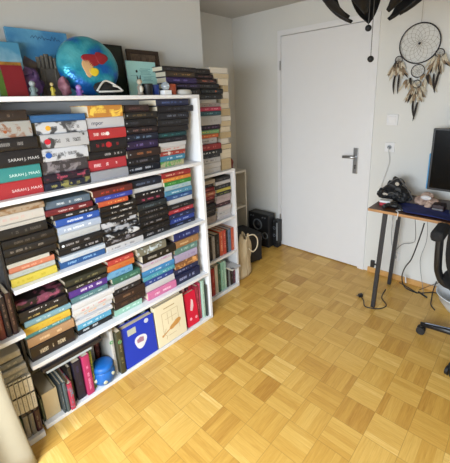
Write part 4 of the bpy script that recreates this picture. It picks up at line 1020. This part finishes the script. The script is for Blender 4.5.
MB().box(-.035, .035, -.03, .03, 0, .022).build('red_base', mat('red_card', 'a81c30', .45), r, bevel=.001)
MB().box(-.036, .036, -.031, .031, .0222, .036).build('white_lid', mat('white_card', 'dcdcdc', .5), r, bevel=.001)
r = empty('game_controller', (.88, 2.06, DZ), 'black game controller lying beside the red and white box', 'controller')
MB().ball((0, 0, .018), .03, (1.3, .8, .6), 18).tube(smooth_path([(-.03, -.005, .02), (-.05, -.03, .012), (-.05, -.045, .010)]), [.013]*16+[.009], 10).tube(smooth_path([(.03, -.005, .02), (.05, -.03, .012), (.05, -.045, .010)]), [.013]*16+[.009], 10).build('shell', BLACKP, r, smooth=True)
for x in (-.015, .015): MB().lathe([(.006, .03), (.008, .040), (.006, .042)], (x, -.008, 0), 12).build('thumb_stick', BLACKM, r)
r = empty('plush_toy', (1.036, 2.225, DZ), 'pinkish brown plush heap beside the monitor foot', 'plush')
mb = MB()
for c, q, sc in (((-.03, -.01, .035), .038, (1.2, .9, .9)), ((.035, -.01, .035), .038, (1.1, .9, .85)), ((.0, .01, .065), .035, (1.1, .9, .8)), ((.02, -.045, .022), .022, (1, 1, .9))): mb.ball(c, q, sc, 22)
mb.noise(.010, 36, 5)
for v in mb.bm.verts: v.co.z = max(.001, v.co.z)
mb.build('fur', two_tone('plush_fur', '7c6458', 'c8ac9c', 26, .15, .9), r, smooth=True)
MB().ball((.0, -.03, .065), .022, (1.5, .6, .7), 16).build('white_tuft', mat('plush_white', 'd8d4d4', .9), r, smooth=True)
r = empty('desk_mat', (.93, 1.99, DZ), 'navy blue cloth mat spread over the desk top', 'mat')
def fm(u, v):
    x = .62*u + (.03-.10*v)*(1-u)*1.0; y = .008+.20*v
    return Vector((x, y, .003+.004*math.sin(9*u+3*v)*math.sin(5*v+2*u)+.004))
MB().grid(fm, 30, 14).build('cloth', two_tone('navy_cloth', '10163c', '1c2c78', 9, .25, .8), r, smooth=True, solid=.003)
r = empty('monitor', (1.315, 2.25, DZ), 'large black monitor standing on the desk', 'monitor')
MB().box(-.29, .29, -.010, .028, .112, .512).build('housing', BLACKP, r, bevel=.003)
MB().box(-.278, .278, -.0112, -.0103, .126, .502).build('screen', mat('dark_screen', '040405', .25, spec=.08), r)
MB().box(-.297, -.2905, -.009, .026, .115, .35).build('edge_reflection', mat('blue_reflection', '3c8cc0', .4), r)  # blue light reflecting off the monitor edge, painted as a strip
MB().box(-.03, .03, .029, .045, .02, .30).build('stand', BLACKP, r)
MB().box(-.11, .11, -.04, .07, 0, .014).build('foot', BLACKP, r, bevel=.004)
r = empty('laptop', (1.30, 2.15, DZ+.012), 'dark flat keyboard unit below the monitor', 'keyboard')
MB().box(-.11, .20, -.05, .04, 0, .030).build('body', mat('grey_plastic', '33363c', .4), r, bevel=.003)
kb = MB()
for i in range(12):
    for j in range(3): kb.box(-.083+i*.023, -.064+i*.023, -.042+j*.026, -.021+j*.026, .0303, .0335)
kb.build('keys', BLACKM, r)
r = empty('dark_case', (1.122, 2.165, DZ+.001), 'dark maroon case between plush heap and keyboard', 'case')
MB().box(-.035, .035, -.04, .05, 0, .045).build('body', mat('maroon_case', '2c1a1e', .5), r, bevel=.006)
MB().box(-.03, .03, -.043, -.0405, .016, .022).build('zip', STEEL, r)

# ------------------------------------------------------------------ cables
BC = mat('cable_black', '26282b', .5); WC = mat('cable_white', 'd8d8da', .5); GC = mat('cable_grey', '7c7e82', .5)
def cable(pts, r_, m, label, name='cable'):
    return tag(MB().tube(smooth_path(pts), r_, 7).build(name, m, smooth=True), label, 'cable', 'cables around the desk')
cable([(.93, 2.08, .748), (.945, 2.03, .748), (.915, 1.995, .749), (.935, 1.968, .746), (.934, 1.958, .70)], .0028, WC, 'white cable hanging over the front edge of the desk')
cable([(1.08, 2.02, .690), (1.055, 2.07, .58), (.99, 2.2, .35), (.93, 2.3, .22), (.90, 2.36, .10), (.925, 2.38, .012), (1.02, 2.36, .006)], .0042, BC, 'thick black cable looping down from the desk to the floor')
cable([(1.03, 2.0, .715), (1.00, 2.2, .5), (.93, 2.4, .38), (.86, 2.43, .34), (.80, 2.44, .25)], .0022, GC, 'grey cable curving from desk edge to the low socket')
cable([(1.03, 2.3, .715), (1.035, 2.38, .45), (1.00, 2.42, .25), (1.04, 2.40, .06), (1.06, 2.37, .006)], .0018, GC, 'thin grey cable dropping straight behind the desk')
cable([(.80, 2.3, .715), (.79, 2.36, .55), (.80, 2.40, .40), (.79, 2.42, .30)], .002, WC, 'thin white cable behind the left desk legs')
cable([(.78, 2.44, .715), (.77, 2.44, .5), (.78, 2.43, .34), (.80, 2.44, .25)], .002, GC, 'grey cable running down to the low socket')
cable([(.70, 2.06, .008), (.74, 2.02, .005), (.78, 1.955, .005), (.86, 1.985, .005), (.89, 2.06, .005), (.83, 2.14, .005), (.815, 2.27, .005)], .0035, BC, 'black power cord curled on the floor around the front leg')
cable([(.87, 2.41, .02), (.95, 2.40, .005), (1.02, 2.37, .005), (1.08, 2.42, .005), (1.13, 2.45, .006), (1.30, 2.462, .008)], .0035, BC, 'black cord lying along the baseboard')
cable([(1.02, 2.39, .005), (1.06, 2.36, .006), (1.09, 2.345, .005)], .006, BC, 'knot of black cord on the floor behind the desk')
cable([(1.02, 2.40, .014), (1.09, 2.445, .06), (1.20, 2.455, .14), (1.30, 2.46, .18)], .0022, BC, 'thin black cord rising from the floor to the right')
cable([(1.12, 2.45, .10), (1.115, 2.40, .05), (1.12, 2.34, .006), (1.135, 2.26, .006), (1.17, 2.21, .006)], .004, BC, 'black cord loop beside the white bowl')
cable([(.915, 2.395, .10), (.925, 2.39, .045)], .005, WC, 'white plug end hanging near the rear leg', 'plug')
r = empty('plug', (.70, 2.06, .001), 'black mains plug on the floor left of the desk leg', 'plug', rz=.9)
MB().box(-.016, .016, -.012, .012, 0, .022).build('body', BLACKP, r, bevel=.003)
MB().tube([(-.016, -.005, .011), (-.032, -.005, .011)], .002, 6).tube([(-.016, .005, .011), (-.032, .005, .011)], .002, 6).build('pins', STEEL, r)
r = empty('adapter', (.789, 2.01, .30), 'small black connector clipped to the front desk leg', 'adapter')
MB().box(-.014, .012, -.01, .01, 0, .05).build('body', BLACKP, r, bevel=.003)
MB().box(.0122, .0285, -.005, .005, .02, .03).build('clip', BLACKP, r)

# ------------------------------------------------------------------ white bowl and office chair
r = empty('plastic_bowl', (1.305, 2.315, 0), 'white plastic tub on the floor behind the office chair', 'tub')
MB().lathe([(.078, 0), (.088, .004), (.135, .07), (.152, .118), (.158, .12), (.158, .125), (.149, .125), (.13, .07), (.084, .010), (.01, .008)], n=48).build('bowl', mat('white_plastic', 'd4d8dc', .35), r, smooth=True)
MB().ring((0, 0, .124), .156, .004, 'z', 56, 8).build('rim', mat('white_plastic', 'd4d8dc'), r, smooth=True)
ch = empty('office_chair', (1.445, 1.914, 0), 'black office chair with armrests and caster base at the right edge', 'office chair')
CP = mat('chair_plastic', '1a1b1e', .4); CF = mat('chair_fabric', '151517', .85, var=.25, vscale=60); CA = mat('chair_arm_metal', '5a5e68', .35, metal=.5)
a1 = math.atan2(1.903-1.914, 1.141-1.435)
for i in range(5):
    a = a1 + i*2*PI/5; c_, s_ = math.cos(a), math.sin(a)
    lg = MB().tube([(.03*c_, .03*s_, .088), (.16*c_, .16*s_, .082), (.295*c_, .295*s_, .066)], [.026, .020, .014], 10).build('base_leg', CP, ch, smooth=True)
    MB().tube([(.06*c_, .06*s_, .112), (.27*c_, .27*s_, .083)], [.006, .005], 8).build('leg_highlight_strip', CA, lg)
    k = MB()
    px_, py_ = .29*c_, .29*s_
    for s2 in (-1, 1):
        nx, ny = -s_*s2, c_*s2
        k.tube([(px_+nx*.006, py_+ny*.006, .0255), (px_+nx*.021, py_+ny*.021, .0255)], .025, 18)
    k.build('caster', CP, ch)
    MB().tube([(px_, py_, .03), (px_, py_, .064)], .006, 8).build('caster_pin', STEEL, ch)
MB().tube([(0, 0, .07), (0, 0, .24)], .028, 16).tube([(0, 0, .24), (0, 0, .37)], .016, 14).build('gas_column', CP, ch, smooth=False)
MB().box(-.10, .10, -.10, .10, .37, .395).build('mechanism', CP, ch, bevel=.006)
MB().ball((0, 0, 0), .25, (.98, .94, .17), 40).build('seat', CF, ch, loc=(.03, 0, .435), smooth=True)
def fb(u, v):
    a = 2*PI*u; q = v
    cx, cz = .055, .72
    y = .235*math.cos(a)*abs(math.cos(a))**-.25 if abs(math.cos(a)) > 1e-6 else 0
    z = .27*math.sin(a)*(abs(math.sin(a))**-.25 if abs(math.sin(a)) > 1e-6 else 1)
    dx = y*q
    return Vector((cx+dx, -.235+.045*(dx/.235)**2+.02*((z*q)/.27)**2, cz+z*q))
MB().grid(fb, 48, 8).build('backrest', CF, ch, smooth=True, solid=.045)
MB().tube(smooth_path([(0.03, -.10, .385), (.03, -.22, .40), (.03, -.275, .50), (.03, -.27, .68)]), .018, 10).build('back_support', CP, ch, smooth=True)
for s_ in (-1, 1):
    cx = .03+s_*.268
    MB().tube(smooth_path([(.03+s_*.10, -.02, .385), (.03+s_*.22, -.04, .40), (cx-s_*.01, -.06, .47), (cx-s_*.004, -.09, .56), (cx, -.10, .70)]), .021, 10).build('arm_support', CP, ch, smooth=True)
    MB().box(cx-.034, cx+.034, -.20, -.01, .70, .765).build('arm_pad', CF, ch, bevel=.022)

# ------------------------------------------------------------------ curtain at the lower left
cr = empty('curtain', (.07, .02, 0), 'cream curtain hanging at the lower left corner', 'curtain')
def fc(u, v):
    z = .004+2.17*v
    spread = 1-.55*min(1, v*1.2)
    y = .008 - .62*u*(.35+.65*spread) - .035*min(1, z/.43) - .25*max(0, z-.5)
    x = .03 + .016*math.sin(u*26+1.2)*(1-.4*v) + .03*u + .02*math.exp(-z*8)*u
    return Vector((x-.0+.02, y, z))
MB().grid(fc, 90, 30).build('cloth', mat('cream_curtain', '948c78', .9, var=.05, vscale=20), cr, smooth=True, solid=.004)
# ------------------------------------------------------------------ light and camera
w = bpy.data.worlds.new('sky'); SC.world = w; w.use_nodes = True
nt = w.node_tree; bg = nt.nodes['Background']; bg.inputs[0].default_value = (.80, .88, 1, 1); bg.inputs[1].default_value = 1.0
def area(name, loc, rot, sx, sy, e, col):
    l = bpy.data.lights.new(name, 'AREA'); l.shape = 'RECTANGLE'; l.size = sx; l.size_y = sy; l.energy = e; l.color = col
    o = bpy.data.objects.new(name, l); C.objects.link(o); o.location = loc; o.rotation_euler = rot; return o
area('window_daylight', ((WX0+WX1)/2, YN-.02, (WZ0+WZ1)/2), (math.radians(TILT), 0, math.radians(YAW)), WX1-WX0-.1, WZ1-WZ0-.1, EN, (.83, .92, 1))
cam = bpy.data.cameras.new('camera'); co = bpy.data.objects.new('camera', cam); C.objects.link(co)
cam.sensor_fit = 'AUTO'; cam.sensor_width = 36; cam.lens = 332.9769/463*36; cam.shift_x = -18.9351/463; cam.shift_y = -40.6424/463; cam.clip_start = .02
yaw, pit, rol = .7235, -.2648, -.0314
fw = Vector((-math.sin(yaw)*math.cos(pit), math.cos(yaw)*math.cos(pit), math.sin(pit))); rt = Vector((math.cos(yaw), math.sin(yaw), 0)); up = rt.cross(fw)
R = math.cos(rol)*rt+math.sin(rol)*up; U = -math.sin(rol)*rt+math.cos(rol)*up
M_ = Matrix((R, U, -fw)).transposed().to_4x4(); M_.translation = (1.5263, -.1696, 1.4608); co.matrix_world = M_
SC.camera = co
vs = SC.view_settings; vs.view_transform = 'Standard'; vs.look = 'None'; vs.gamma = 1; vs.exposure = EXPO; vs.use_curve_mapping = False
